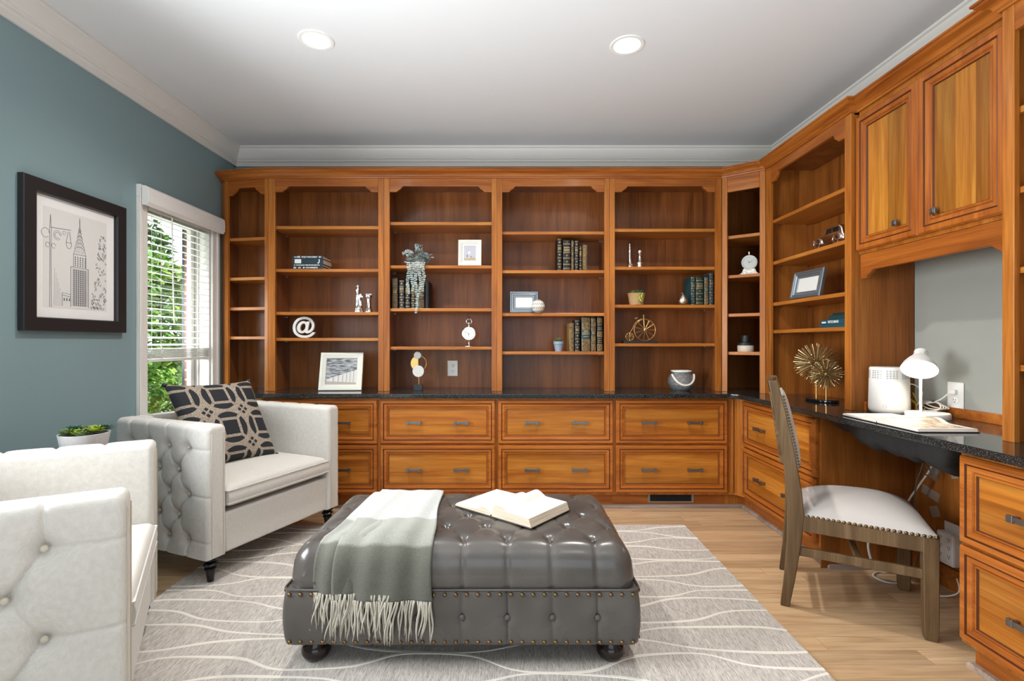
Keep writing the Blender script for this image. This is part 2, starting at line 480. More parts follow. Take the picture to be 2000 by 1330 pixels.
# shoe moulding along the cabinet toe kicks
prof = [(0, 0.0), (0.018, 0.0), (0.018, 0.010), (0.013, 0.018), (0, 0.021)]
def shoem():
    return wood('shoe_moulding', srgb(140,118,102), srgb(170,149,134), srgb(190,170,156), 'X', rough=0.45)
M['shoe'] = shoem()
mb = MB(); sweep(mb, [(-1.66, YD+0.07), (XD+0.07, YD+0.07), (XD+0.07, 2.49), (XD+0.26, 2.49)], prof)
struct(mb.build('trim_2', M['shoe'], smooth=40), 'pinkish wood shoe moulding below the drawers', 'shoe moulding')
mb = MB(); sweep(mb, [(XD+0.26, 1.72), (XD+0.07, 1.72), (XD+0.07, 0.8)], prof)
struct(mb.build('trim_3', M['shoe'], smooth=40), 'pale wood shoe moulding at the near right drawers', 'shoe moulding')

# ------------------------------------------------------------------ window
def glassm():
    m = NT('window_glass')
    g = m.N('ShaderNodeBsdfGlossy'); g.inputs['Roughness'].default_value = 0.02
    t = m.N('ShaderNodeBsdfTransparent'); t.inputs['Color'].default_value = (0.95,0.97,0.96,1)
    x = m.N('ShaderNodeMixShader'); x.inputs[0].default_value = 0.05
    m.L(t.outputs[0], x.inputs[1]); m.L(g.outputs[0], x.inputs[2]); m.L(x.outputs[0], m.out.inputs[0])
    return m.mat
M['glass_pane'] = glassm()
w = bpy.data.objects.new('window_1', None); COL.objects.link(w); w.location = (XL, (wy0+wy1)/2, wz0)
struct(w, 'white trimmed window with raised blind beside the bookcase', 'window')
hw = (wy1-wy0)/2; hh = wz1-wz0
mb = MB()
for s in (-1, 1):
    a, b = sorted((s*hw, s*(hw+0.07)))
    mb.box(0, 0.018, a, b, -0.02, hh)
    a, b = sorted((s*(hw+0.045), s*(hw+0.07)))
    mb.box(0.018, 0.026, a, b, -0.02, hh+0.045)
mb.box(0, 0.018, -hw-0.07, hw+0.07, hh, hh+0.07); mb.box(0.018, 0.026, -hw-0.07, hw+0.07, hh+0.045, hh+0.07)
mb.build('casing', M['white_paint'], w, bevel=0.003)
mb = MB(); mb.box(-0.02, 0.05, -hw-0.09, hw+0.09, -0.045, -0.02); mb.box(0, 0.016, -hw-0.07, hw+0.07, -0.11, -0.045)
mb.build('sill', M['white_paint'], w, bevel=0.004)
mb = MB()
for s in (-1, 1):
    a, b = sorted((s*hw, s*(hw-0.014))); mb.box(-0.147, 0, a, b, -0.02, hh)
    a, b = sorted((s*(hw-0.014), s*(hw-0.026))); mb.box(-0.147, -0.115, a, b, 0, hh); mb.box(-0.08, -0.07, a, b, 0, hh)
mb.box(-0.147, 0, -hw+0.014, hw-0.014, hh-0.014, hh); mb.box(-0.147, 0, -hw+0.014, hw-0.014, -0.02, 0.0)
mb.build('jamb', M['white_paint'], w, bevel=0.002)
for zz0, zz1, dx in ((0.0, hh-0.014, -0.125),):
    mb = MB(); t = 0.038; a = hw-0.026
    mb.box(dx, dx+0.03, -a, -a+t, zz0, zz1); mb.box(dx, dx+0.03, a-t, a, zz0, zz1)
    mb.box(dx, dx+0.03, -a+t, a-t, zz0, zz0+t); mb.box(dx, dx+0.03, -a+t, a-t, zz1-t, zz1)
    sh = mb.build('sash', M['white_paint'], w, bevel=0.003)
    mb = MB(); mb.box(dx+0.012, dx+0.016, -a+t, a-t, zz0+t, zz1-t)
    mb.build('pane', M['glass_pane'], sh)
# blind
bl = thing('window_blind', 'white slatted window blind raised above the cushion', 'blind', (XL, (wy0+wy1)/2, 0))
mb = MB()
pr = [(0.03, 1.91), (0.055, 1.905), (0.068, 1.925), (0.070, 1.965), (0.066, 2.005), (0.05, 2.018), (0.03, 2.018)]
mb.prism([(p[0], p[1]) for p in pr], -hw-0.066, hw+0.066, 'y')
mb.build('valance', M['white'], bl, bevel=0.002)
mb = MB(); mb.box(-0.045, 0.012, -hw+0.017, hw-0.017, 1.90, 1.94)
mb.build('headrail', M['white'], bl, bevel=0.002)
mb = MB()
P = []
for k in range(9):
    y = -0.025+0.05*k/8; P.append((y, 0.0025*(1-(2*k/8-1)**2)))
P += [(q[0], q[1]-0.0022) for q in P[::-1]]
mb.prism(P, -hw+0.019, hw-0.019, 'x')
for i in range(mb.n()):
    x, y, z = mb.v[i]; mb.v[i] = (y, x, z)
nsl = 19
z0s, z1s = 1.118, 1.89
sl0 = mb.build('slat', M['white'], bl, smooth=40, loc=(-0.018, 0, z0s), rot=(0, rad(10), 0))
for i in range(1, nsl):
    children_copy(sl0, bl, (-0.018, 0, z0s+(z1s-z0s)*i/(nsl-1)), (0, rad(10), 0))
for i in range(9):
    children_copy(sl0, bl, (-0.018+RND.uniform(-.002,.002), 0, 1.040+0.0068*i), (0, rad(RND.uniform(-1,1)), 0))
mb = MB(); mb.box(-0.043, 0.007, -hw+0.019, hw-0.019, 1.016, 1.033); mb.build('bottom_rail', M['white'], bl, bevel=0.002)
for yy in (-hw+0.12, hw-0.16):
    for xx in (-0.046, 0.010):
        mb = MB(); mb.tube([(xx, yy, 1.03), (xx, yy, 1.90)], 0.0012, 5); mb.build('ladder_cord', M['white'], bl)
    mb = MB()
    for k in range(5):
        pts = [(0.010+0.006*math.sin(t*PI), yy+0.012*math.cos(t*PI*2+k), 1.03+0.07*t+0.006*k) for t in [j/8 for j in range(9)]]
        mb.tube(pts, 0.0011, 5)
    mb.build('ladder_cord', M['white'], bl)
mb = MB(); mb.tube([(0.028, -hw+0.19, 1.90), (0.034, -hw+0.195, 1.4), (0.036, -hw+0.20, 1.25)], 0.004, 8); mb.build('tilt_wand', M['white'], bl)

# ------------------------------------------------------------------ drawers and base cabinets
DPROF = [(0, 0), (0, -.014), (.006, -.022), (.023, -.022), (.0255, -.016, 1), (.029, -.0185, 1), (.045, -.0165), (.049, -.009), (.0525, -.0135), (.057, -.0135), (.0605, -.006, 1)]
def fielded(name, parent, x0, x1, z0, z1, prof, framem, panelm):
    mb = MB(); mb.panel(x0, x1, z0, z1, prof, open_=True)
    d = mb.build(name, [framem, M['groove_dark']], parent)
    e = prof[-1][0]
    mb = MB(); mb.box(x0+e-0.001, x1-e+0.001, -0.0062, -0.002, z0+e-0.001, z1-e+0.001); mb.build('panel', panelm, d)
    return d
def handle(parent, x, z, name='handle', L=0.102):
    mb = MB(); h = 0.0115
    mb.box(-L/2+0.018, L/2-0.018, -.030, -.022, -h*0.72, h*0.72)
    for s in (-1, 1):
        a, b = sorted((s*L/2, s*(L/2-0.020))); mb.box(a, b, -.032, -.020, -h, h)
        a, b = sorted((s*(L/2-0.004), s*(L/2-0.015))); mb.box(a, b, -.022, 0.0, -h*0.6, h*0.6)
    return mb.build(name, M['pewter'], parent, bevel=0.0015, loc=(x, -0.006, z))
def base_cabinet(name, label, loc, rz, w, x0, x1, depth, group=None, side=False):
    """local frame: x along the front, y into the cabinet, drawers protrude to y=-0.02"""
    t = thing(name, label, 'drawer cabinet', loc, rz, group)
    mb = MB(); mb.box(0, w, 0.0, 0.018, 0.745, 0.757); mb.box(0, w, 0.002, depth, 0.10, 0.745)
    mb.build('carcass', M['cherry_v'], t)
    mb = MB(); mb.box(0, w, 0.05, 0.068, 0.0, 0.10); mb.build('toe_kick', M['cherry_h'], t)
    if side: mb = MB(); mb.box(w+0.0005, w+0.006, 0.001, depth, 0.0, 0.757); mb.build('end_panel', M['cherry_in_lit'], t)
    for z0, z1 in ((0.448, 0.744), (0.119, 0.438)):
        d = fielded('drawer', t, x0, x1, z0, z1, DPROF, M['cherry_rail'], M['cherry_drawer'])
        W = x1-x0
        for fx in (0.295, 0.705):
            handle(d, x0+W*fx, (z0+z1)/2-0.005)
    return t
bx = [-1.669, -0.872, -0.076, 0.72, 1.49]
nm = ['leftmost back drawer cabinet, half hidden behind the armchair', 'drawer cabinet below the white outlet on the back wall',
      'drawer cabinet below the empty counter bay, behind the open book', 'drawer cabinet above the floor vent in the back run']
for i in range(4):
    base_cabinet('drawer_cabinet', nm[i], (bx[i], YD+0.02, 0), 0, bx[i+1]-bx[i], 0.009, bx[i+1]-bx[i]-0.009, YB-YD-0.022, 'cherry drawer cabinets')
base_cabinet('drawer_cabinet', 'drawer cabinet on the right wall, behind the desk chair back', (XD+0.02, 3.30, 0), -PI/2, 0.804, 0.008, 0.79, XR-XD-0.022, 'cherry drawer cabinets', True)
base_cabinet('drawer_cabinet', 'near right drawer cabinet cut by the photo edge', (XD+0.02, 1.72, 0), -PI/2, 0.80, 0.012, 0.788, XR-XD-0.022, 'cherry drawer cabinets')
mb = MB()
mb.prism([(1.49, YD+0.02), (1.535, YD+0.015), (1.555, YD-0.02), (XD+0.02, 3.30), (XR-0.002, 3.30), (XR-0.002, YB-0.002), (1.49, YB-0.002)], 0.10, 0.757)
mb.box(1.49, XD+0.09, YD+0.07, YD+0.09, 0, 0.10); mb.box(XD+0.07, XD+0.09, 3.301, YD+0.07, 0, 0.10)
for x in (1.517, 1.538): mb.box(x-0.006, x+0.006, YD+0.004, YD+0.022, 0.119, 0.745)
tag(mb.build('corner_filler', M['cherry_v'], bevel=0.003), 'narrow fluted cherry corner filler between the two drawer runs', 'cabinet filler')
mb = MB(); mb.prism([(-1.93, 3.52), (-1.669, YD+0.03), (-1.669, YB-0.002), (-2.08, YB-0.002), (-2.08, 3.64)], 0.0, 0.757)
tag(mb.build('end_cabinet', M['cherry_v'], bevel=0.003), 'angled cherry end cabinet in the left corner behind the armchair', 'cabinet')
# kneehole back panel
kp = thing('kneehole_panel', 'dark cherry back panel of the kneehole below the desk', 'panel', (XR-0.022, 2.105, 0))
mb = MB(); mb.box(0, 0.02, -0.38, 0.38, 0.0, 0.757); mb.build('board', M['cherry_in_lit'], kp)
mb = MB(); mb.box(-0.016, 0, -0.38, 0.38, 0.0, 0.10); mb.build('plinth', M['cherry_h'], kp, bevel=0.002)
# floor vent
fv = thing('floor_vent', 'grey metal air vent in the toe kick of the back drawers', 'vent', (1.118, YD+0.07, 0.066))
mb = MB(); a, b = 0.158, 0.034
mb.box(-a, a, -0.008, 0, -b, -b+0.010); mb.box(-a, a, -0.008, 0, b-0.010, b); mb.box(-a, -a+0.016, -0.008, 0, -b+.01, b-.01); mb.box(a-0.016, a, -0.008, 0, -b+.01, b-.01)
mb.build('frame', plain('vent_metal', srgb(142,132,118), 0.45, 0.3), fv, bevel=0.002)
mb = MB(); mb.box(-a+.016, a-.016, -0.001, 0, -b+.01, b-.01); mb.build('backing', M['dark_slot'], fv)
for k in range(28):
    x = -a+0.016+(2*a-0.032)*(k+0.5)/28
    if k == 0:
        mb = MB(); mb.box(-0.0022, 0.0022, -0.007, -0.001, -b+.01, b-.01); lv = mb.build('louvre', fv.children[0].data.materials[0], fv, loc=(x, 0, 0))
    else: children_copy(lv, fv, (x, 0, 0))

# ------------------------------------------------------------------ granite worktop
mb = MB()
E = [(-1.94, 3.50), (-1.70, YD-0.018), (1.49, YD-0.025), (1.525, YD-0.06), (XD-0.02, 3.24), (XD-0.02, 0.8)]
poly = E + [(XR-0.002, 0.8), (XR-0.002, YB-0.002), (XL+0.004, YB-0.002), (XL+0.004, 3.63)]
mb.prism(poly[::-1], 0.757, CT)
tag(mb.build('worktop', M['granite'], bevel=0.006), 'polished black granite worktop running along both walls', 'worktop')

# ------------------------------------------------------------------ bookcases
def valance_poly(x0, x1, ztop, zb, zm, a=0.055, c=0.04, flip=True):
    L = [(0, zb), (a-0.012, zb), (a-0.004, zb+0.002), (a+0.004, zb+0.010), (a+0.010, zb+0.016), (a+0.016, zb+0.018), (a+0.026, zb+0.026), (a+c-0.006, zm-0.004), (a+c, zm)]
    pts = [(x0+p[0], p[1]) for p in L] + [(x1-p[0], p[1]) for p in L[::-1]]
    return pts + [(x1, ztop), (x0, ztop)]
def shelf(t, z, x0, x1, y0, y1, mat=None):
    mb = MB(); mb.box(x0, x1, y0, y1, z-0.022, z)
    return mb.build('shelf', mat or M['cherry_shelf'], t, bevel=0.0025)
def pins(t, z, x0, x1, y0, y1):
    for x in (x0+0.006, x1-0.006):
        for y in (y0+0.05, y1-0.05):
            mb = MB(); mb.cbox((x, y, z-0.0275), (0.008, 0.007, 0.009)); mb.build('shelf_pin', M['silver'], t)
def bookcase(label, loc, rz, w, sl, sr, d, shelves, group, zb=CT, val=True, cat='bookcase', zv=(2.195, 2.236), closed_l=True):
    t = thing('bookcase', label, cat, loc, rz, group)
    VN = M['cherry_in_lit'] if abs(rz) > 1 else M['cherry_in']
    mb = MB(); mb.box(0, sl, 0, 0.02, zb, ZT); mb.box(w-sr, w, 0, 0.02, zb, ZT)
    mb.build('face_frame', M['cherry_v'], t, bevel=0.002)
    mb = MB()
    if val: mb.prism(valance_poly(sl, w-sr, ZT, *zv), 0.0, 0.02, 'y')
    else: mb.box(sl, w-sr, 0, 0.02, 2.20, ZT)
    mb.build('valance', M['cherry_h'], t, bevel=0.003)
    for x in (0.001, w-0.019):
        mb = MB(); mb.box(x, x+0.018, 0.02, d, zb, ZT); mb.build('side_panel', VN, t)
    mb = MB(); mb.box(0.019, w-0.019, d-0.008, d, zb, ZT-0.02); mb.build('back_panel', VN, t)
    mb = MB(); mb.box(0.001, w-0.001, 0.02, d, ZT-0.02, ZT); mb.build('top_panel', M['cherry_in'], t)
    for z in shelves:
        shelf(t, z, 0.0195, w-0.0195, 0.022, d-0.009)
        pins(t, z, 0.019, w-0.019, 0.03, d-0.01)
    return t
DU = YB-YU-0.004
G = 'cherry bookcase units'
BXS = [-1.694, -0.876, -0.076, 0.72, 1.511]
SH = [(1.96, 1.655, 1.349, 1.164), (1.989, 1.68, 1.375, 1.102), (1.921, 1.646, 1.341, 1.067), (1.941, 1.671, 1.40, 1.125)]
LB = ['bookcase bay holding the white at sign and white photo frame', 'bookcase bay holding the trailing plant and pocket watch clock',
      'bookcase bay holding the grey frame with a patterned ball', 'bookcase bay holding the gold bicycle and glass lantern']
ST = [(0.048, 0.040), (0.040, 0.038), (0.036, 0.037), (0.036, 0.042)]
for i in range(4):
    bookcase(LB[i], (BXS[i], YU, 0), 0, BXS[i+1]-BXS[i]-0.001, ST[i][0], ST[i][1], DU, SH[i], G)
bookcase('right wall bookcase tower holding the gold starburst sculpture', (XU, 3.342, 0), -PI/2, 0.83, 0.058, 0.048, XR-XU-0.004, (1.942, 1.667, 1.395, 1.214), G, zv=(2.185, 2.236))
bookcase('near right bookcase tower cut off by the photo edge', (XU, 1.744, 0), -PI/2, 0.80, 0.042, 0.042, XR-XU-0.004, (1.942, 1.666, 1.39, 1.054), G, val=False)
# angled units
def angled(label, p0, p1, back, shelves, val, st, zrail=2.20):
    d = Vector(p1)-Vector(p0); a = math.atan2(d.y, d.x); w = d.length
    t = thing('bookcase', label, 'bookcase', (p0[0], p0[1], 0), a, G)
    Ri = Matrix.Rotation(-a, 2)
    loc = lambda p: tuple(Ri @ (Vector(p)-Vector(p0)))
    inner = [loc(p) for p in back]
    mb = MB(); mb.box(0, st, 0, 0.02, CT, ZT); mb.box(w-st, w, 0, 0.02, CT, ZT); mb.build('face_frame', M['cherry_v'], t, bevel=0.002)
    mb = MB()
    if val: mb.prism(valance_poly(st, w-st, ZT, 2.185, 2.236, 0.035, 0.05), 0, 0.02, 'y')
    else: mb.box(st, w-st, 0, 0.02, zrail, ZT)
    mb.build('valance', M['cherry_h'], t, bevel=0.003)
    pl = inner
    for k in range(len(pl)-1):
        q0, q1 = Vector(pl[k]), Vector(pl[k+1])
        e = (q1-q0).normalized(); nn = Vector((-e.y, e.x))*0.008
        mb = MB(); mb.prism([tuple(q0), tuple(q1), tuple(q1-nn), tuple(q0-nn)], CT, ZT); mb.build('side_panel' if k in (0, len(pl)-2) else 'back_panel', M['cherry_in'], t)
    c = Vector((0, 0))
    for p in pl: c += Vector(p)
    c /= len(pl)
    ins = [tuple(Vector(p)+(c-Vector(p)).normalized()*0.013) for p in pl]
    ins[0] = (max(ins[0][0], 0.012), 0.022); ins[-1] = (min(ins[-1][0], w-0.012), 0.022)
    for z in shelves:
        mb = MB(); mb.prism(ins, z-0.022, z); mb.build('shelf', M['cherry_shelf'], t, bevel=0.0025)
    mb = MB(); mb.prism(ins, ZT-0.02, ZT); mb.build('top_panel', M['cherry_in'], t)
    return t
angled('narrow angled bookcase unit beside the window', (-2.039, 3.574), (-1.696, 3.511), [(-2.030, 3.594), (-2.070, 3.62), (-2.070, 3.812), (-1.697, 3.812), (-1.697, 3.531)], (1.885, 1.60, 1.385, 1.175), True, 0.028)
ul = [o for o in COL.objects if o.type == 'EMPTY' and o.get('label', '').startswith('narrow angled')][0]
Ri = Matrix.Rotation(-ul.rotation_euler.z, 2)
L2 = lambda p: tuple(Ri @ (Vector(p)-Vector((-2.039, 3.574))))
mb = MB(); mb.prism([L2(p) for p in ((-2.039, 3.574), (-2.036, 3.594), (-2.078, 3.635), (-2.089, 3.622))], CT, ZT)
mb.build('end_panel', M['cherry_v'], ul, bevel=0.002)
angled('tall narrow angled corner bookcase holding the silver clock', (1.512, 3.509), (1.734, 3.343), [(1.516, 3.530), (1.516, 3.812), (2.052, 3.812), (2.052, 3.348), (1.755, 3.348)], (1.882, 1.605, 1.334, 1.066), False, 0.036, 2.185)
# wall cupboard over the desk
hc = thing('wall_cupboard', 'cherry wall cupboard with two doors above the desk', 'wall cupboard', (1.775, 2.511, 0), -PI/2)
W = 2.511-1.746; D = XR-1.775-0.004
mb = MB(); mb.box(0, W, 0.001, D, 1.575, ZT); mb.build('carcass', M['cherry_v'], hc)
DOORP = [(0, 0), (0, -.014), (.007, -.022), (.028, -.022), (.031, -.016, 1), (.035, -.0185, 1), (.050, -.0165), (.055, -.009), (.059, -.0135), (.065, -.0135), (.069, -.006, 1)]
for k, (a, b) in enumerate(((0.004, W/2-0.002), (W/2+0.002, W-0.004))):
    dd = fielded('door', hc, a, b, 1.59, 2.262, DOORP, M['cherry_stile'], M['cherry_door'])
    kx = b-0.115 if k == 0 else a+0.085
    mb = MB(); mb.box(-.013, .013, -.026, -.018, -.013, .013); mb.box(-.008, .008, -.029, -.025, -.008, .008); mb.box(-.006, .006, -.019, 0, -.006, .006)
    mb.build('knob', M['pewter'], dd, bevel=0.0015, loc=(kx, -0.006, 1.672))
mb = MB(); mb.prism(valance_poly(0.002, W-0.002, 1.575, 1.452, 1.488, 0.045, 0.04), 0.005, 0.025, 'y'); mb.build('apron', M['cherry_h'], hc, bevel=0.003)
# backsplash strips
mb = MB(); mb.box(XR-0.016, XR-0.001, 1.746, 2.511, CT, CT+0.045)
mb.box(1.80, XR-0.016, 2.497, 2.511, CT, CT+0.045)
tag(mb.build('backsplash', M['cherry_h'], bevel=0.002), 'low cherry backsplash strip behind the desk lamp', 'backsplash')
# wood cornice
prof = [(0.0, ZT-0.012), (0.008, ZT-0.012), (0.010, ZT-0.004), (0.016, ZT), (0.020, ZT+0.010), (0.030, ZT+0.018), (0.046, ZT+0.024), (0.052, ZT+0.030), (0.052, ZT+0.036), (0.060, ZT+0.038), (0.060, ZT+0.046), (0.0, ZT+0.046)]
mb = MB(); sweep(mb, [(-2.088, 3.622), (-2.039, 3.574), (-1.695, YU), (1.511, YU), (XU, 3.342), (XU, 2.5115), (1.768, 2.5115), (1.768, 1.7445), (XU, 1.7445), (XU, 0.85)], prof)
np_ = 10
for k in range(len(prof)):
    for j in range(np_-1):
        if j >= 4 and j not in (5, 7): mb.m[k*(np_-1)+j] = 1
tag(mb.build('cornice', [M['cherry_h'], M['cherry_y']], smooth=30), 'cherry crown cornice along the tops of the bookcases', 'cornice')
# ------------------------------------------------------------------ tufting helpers
def seg_d(U, V, a, b):
    ax, ay = a; bx_, by = b
    dx, dy = bx_-ax, by-ay; L = dx*dx+dy*dy
    t = np.clip(((U-ax)*dx+(V-ay)*dy)/L, 0, 1)
    return np.hypot(U-(ax+t*dx), V-(ay+t*dy))
def tuft(U, V, pts, edges, rt, dt, we, de):
    D = np.zeros_like(U)
    for p in pts:
        r2 = (U-p[0])**2+(V-p[1])**2
        D += dt*np.exp(-r2/rt**2)+dt*0.35*np.exp(-r2/(rt*2.3)**2)
    E = np.zeros_like(U)
    for a, b, k in edges:
        d = seg_d(U, V, a, b)
        E = np.maximum(E, k*de*(np.exp(-(d/we)**2)+0.35*np.exp(-(d/(we*3.5))**2)))
    return D+E
def rim(L, R, n, k=5):
    """stations along 0..L, denser within R of both ends"""
    a = [R*(1-math.cos(PI/2*i/k)) for i in range(k)]
    m = [R+(L-2*R)*i/n for i in range(n+1)]
    return np.array(a+m+[L-q for q in a[::-1]])
def rug_run():
    x0, x1, y0, y1 = -1.545, 1.085, 0.02, 3.056
    mb = MB(); mb.box(x0, x1, y0, y1, 0.0005, 0.010)
    mb.mi = 1
    rn = random.Random(3)
    N = 31
    ph = [PI*(k % 2)+rn.uniform(-0.5, 0.5) for k in range(N)]
    for k in range(N):
        yb = y0+0.03+(y1-y0-0.04)*(k+0.5)/N
        lam = rn.uniform(0.80, 1.20); am = rn.uniform(0.034, 0.050); w = 0.0056
        n = 110
        L, Rr = [], []
        xs = [x0+(x1-x0)*i/n for i in range(n+1)]
        cen = [yb+am*math.tanh(1.7*math.sin(2*PI*x/lam+ph[k]))*0.95+0.014*math.sin(5.1*x+k*1.7) for x in xs]
        P = []
        for i, x in enumerate(xs):
            s = (cen[min(i+1, n)]-cen[max(i-1, 0)])/(xs[min(i+1, n)]-xs[max(i-1, 0)])
            ww = w*(1+0.35*math.sin(x*9+k))*math.sqrt(1+s*s)
            c = cen[i]
            P.append([(x, min(max(c+o*ww, y0+.002), y1-.002), z) for o, z in ((-1, .0095), (-.7, .0116+.0005*(k % 2)), (.7, .0116+.0005*(k % 2)), (1, .0095))])
        mb.grid(P)
    o = mb.build('rug', [M['rug'], M['rug_line']])
    tag(o, 'grey heathered area rug with wavy cream lines', 'rug')
rug_run()
RZ = 0.0121

# ------------------------------------------------------------------ tufted armchairs
AW, AD, AH, AZ0 = 0.86, 0.69, 0.748, 0.128
def slab(L, z0, z1, T, R, Rend, pts=(), edges=(), rt=0.027, dt=0.024, we=0.0056, de=0.0095, nL=150, nH=120):
    """upholstered slab: length L along u, height z, thickness T; outer face at w=0 is tufted. returns grid of (u,w,z)"""
    us = rim(L, Rend, nL, 6)
    prof = []          # (w, z, nw, nz, outer?)
    H = z1-z0
    zs = np.linspace(z0, z1-R, nH)
    for z in zs: prof.append((0.0, z, -1.0, 0.0, z))
    for i in range(1, 7):
        a = PI/2*i/7
        prof.append((R-R*math.cos(a), z1-R+R*math.sin(a), -math.cos(a), math.sin(a), z1-R+R*a*0.9))
    for i in range(5):
        prof.append((R+(T-2*R)*i/4, z1, 0, 1, z1+0.02+(T*0.6)*i/4))
    for i in range(1, 7):
        a = PI/2*i/7
        prof.append((T-R+R*math.sin(a), z1-R+R*math.cos(a), math.sin(a), math.cos(a), 99))
    for z in np.linspace(z1-R, z0, 8): prof.append((T, z, 1, 0, 99))
    pr = np.array(prof)
    U, V = np.meshgrid(us, pr[:, 4], indexing='ij')
    D = tuft(U, V, pts, edges, rt, dt, we, de) if len(pts) else np.zeros_like(U)
    D[V > 90] = 0
    e = np.where(us < Rend, Rend-np.sqrt(np.maximum(0, Rend**2-(Rend-us)**2)), 0)
    e2 = np.where(us > L-Rend, Rend-np.sqrt(np.maximum(0, Rend**2-(us-(L-Rend))**2)), 0)
    e = e+e2
    P = []
    for i, u in enumerate(us):
        row = []
        for j in range(len(pr)):
            dd = e[i]+D[i, j]
            row.append((u, pr[j, 0]-pr[j, 2]*dd, max(z0+e[i]*0.3, pr[j, 1]-pr[j, 3]*dd)))
        P.append(row)
    return P
ROWS = (0.634, 0.525, 0.415, 0.310, 0.205)
def diamond(L, a0, b0, step):
    pts, edges = [], []
    for r, z in enumerate(ROWS):
        u = a0 if r % 2 == 0 else b0
        while u < L-0.03:
            pts.append((u, z)); u += step
    for p in pts:
        for q in pts:
            if q[1] < p[1]-0.05 and p[1]-q[1] < 0.13 and abs(p[0]-q[0]) < step*0.62:
                edges.append((p, q, 1.0 if q[0] > p[0] else 0.55))
    for p in pts:
        if p[1] > 0.6: edges.append((p, (p[0], 0.84), 0.75))
        if p[1] < 0.25: edges.append((p, (p[0], 0.10), 0.6))
        if p[0] < a0+0.02: edges.append((p, (-0.02, p[1]), 0.45))
    return pts, edges
def button(parent, loc, rot, r=0.0085, mat=None, name='button'):
    mb = MB(); mb.lathe([(1e-6, 0.005), (r*0.6, 0.0042), (r*0.92, 0.002), (r, -0.001), (r*0.9, -0.004)], 14)
    return mb.build(name, mat or M['linen_welt'], parent, smooth=60, loc=loc, rot=rot)
def make_armchair(label, loc, rz):
    t = thing('armchair', label, 'armchair', loc, rz, 'cream tufted armchairs')
    W, D, H, T = AW, AD, AH, 0.098
    pts, edges = diamond(D-0.02, 0.16, 0.09, 0.14)
    pts = [p for p in pts if not (p[0] < 0.10)]
    edges = [e for e in edges if e[0][0] > 0.1 and (e[1][0] > 0.1 or e[1][0] < 0)]
    P = slab(D, AZ0, H, T, 0.028, 0.022, pts, edges)
    arms = []
    for s in (0, 1):
        mb = MB()
        Q = [[((p[1] if s == 0 else W-p[1]), p[0], p[2]) for p in row] for row in P]
        mb.grid(Q, cv=True)
        b = 0; nv = len(Q[0]); nu = len(Q)
        mb.f.append([k for k in range(nv)]); mb.m.append(0)
        mb.f.append([(nu-1)*nv+k for k in range(nv)]); mb.m.append(0)
        a = mb.build('arm', M['linen'], t, smooth=50)
        # welt seams down the front edge of the arm
        for w_ in (0.020, T-0.020):
            m2 = MB(); x = w_ if s == 0 else W-w_
            m2.tube([(x, -0.001, AZ0+0.01+(H-AZ0-0.05)*i/12) for i in range(13)], 0.0022, 6)
            m2.build('welt', M['linen_welt'], a)
        for p in pts:
            x = 0.0215 if s == 0 else W-0.0215
            button(a, (x, p[0], p[1]), (0, -PI/2 if s == 0 else PI/2, 0))
    pts2, edges2 = diamond(W-0.06, 0.09, 0.16, 0.14)
    Pb = slab(W-2*T+0.03, AZ0, H, 0.10, 0.03, 0.006, [(p[0]-0.08, p[1]) for p in pts2 if 0.12 < p[0] < W-0.12], [], nL=40, nH=40)
    mb = MB(); mb.grid([[(T-0.015+p[0], D-p[1], p[2]) for p in row] for row in Pb], cv=True)
    nv = len(Pb[0]); nu = len(Pb)
    mb.f.append(list(range(nv))); mb.m.append(0); mb.f.append([(nu-1)*nv+k for k in range(nv)]); mb.m.append(0)
    mb.build('backrest', M['linen'], t, smooth=50)
    mb = MB(); mb.box(T-0.004, W-T+0.004, 0.012, 0.11, AZ0+0.002, 0.322); mb.box(T-0.01, W-T+0.01, 0.11, D-0.09, 0.18, 0.345)
    mb.build('seat_rail', M['linen'], t, bevel=0.012, smooth=40)
    # seat cushion
    cw, cdp = W-2*T-0.006, D-0.10
    xs = rim(cw, 0.03, 24, 5); ys = rim(cdp, 0.03, 20, 5)
    mb = MB()
    def cush(x, y, top):
        fx = 1-abs(2*x/cw-1)**3.0; fy = 1-abs(2*y/cdp-1)**3.0
        ex = min(x, cw-x); ey = min(y, cdp-y); r = 0.03
        qx = max(0, 1-ex/r); qy = max(0, 1-ey/r); q = min(1, math.hypot(qx, qy))
        d = 0.022*(1-math.sqrt(max(0, 1-q*q)))
        if top: return 0.445+0.030*fx*fy-d
        return 0.346+d*0.6
    topg = [[(T+0.003+x, -0.004+y, cush(x, y, True)) for y in ys] for x in xs]
    botg = [[(T+0.003+x, -0.004+y, cush(x, y, False)) for y in ys] for x in xs]
    mb.grid(topg); mb.grid(botg)
    def border(g): 
        n1, n2 = len(g), len(g[0])
        return [g[i][0] for i in range(n1)]+[g[n1-1][j] for j in range(1, n2)]+[g[i][n2-1] for i in range(n1-2, -1, -1)]+[g[0][j] for j in range(n2-2, 0, -1)]
    bt, bb = border(topg), border(botg)
    rows = []
    for k in range(6):
        f = k/5
        rows.append([(a[0], a[1]-0.006*math.sin(PI*f)*(1 if a[1] < 0.1 else -1 if a[1] > cdp-0.1 else 0), a[2]*(1-f)+b[2]*f) for a, b in zip(bt, bb)])
    mb.grid(rows, cv=True)
    c = mb.build('seat_cushion', M['linen'], t, smooth=55)
    for bd, zz in ((bt, 0.001), (bb, 0.004)):
        m2 = MB(); m2.tube([(p[0], p[1]-(0.002 if p[1] < 0.05 else 0), p[2]+zz) for p in bd], 0.0042, 6, closed=True); m2.build('welt', M['linen'], c, smooth=60)
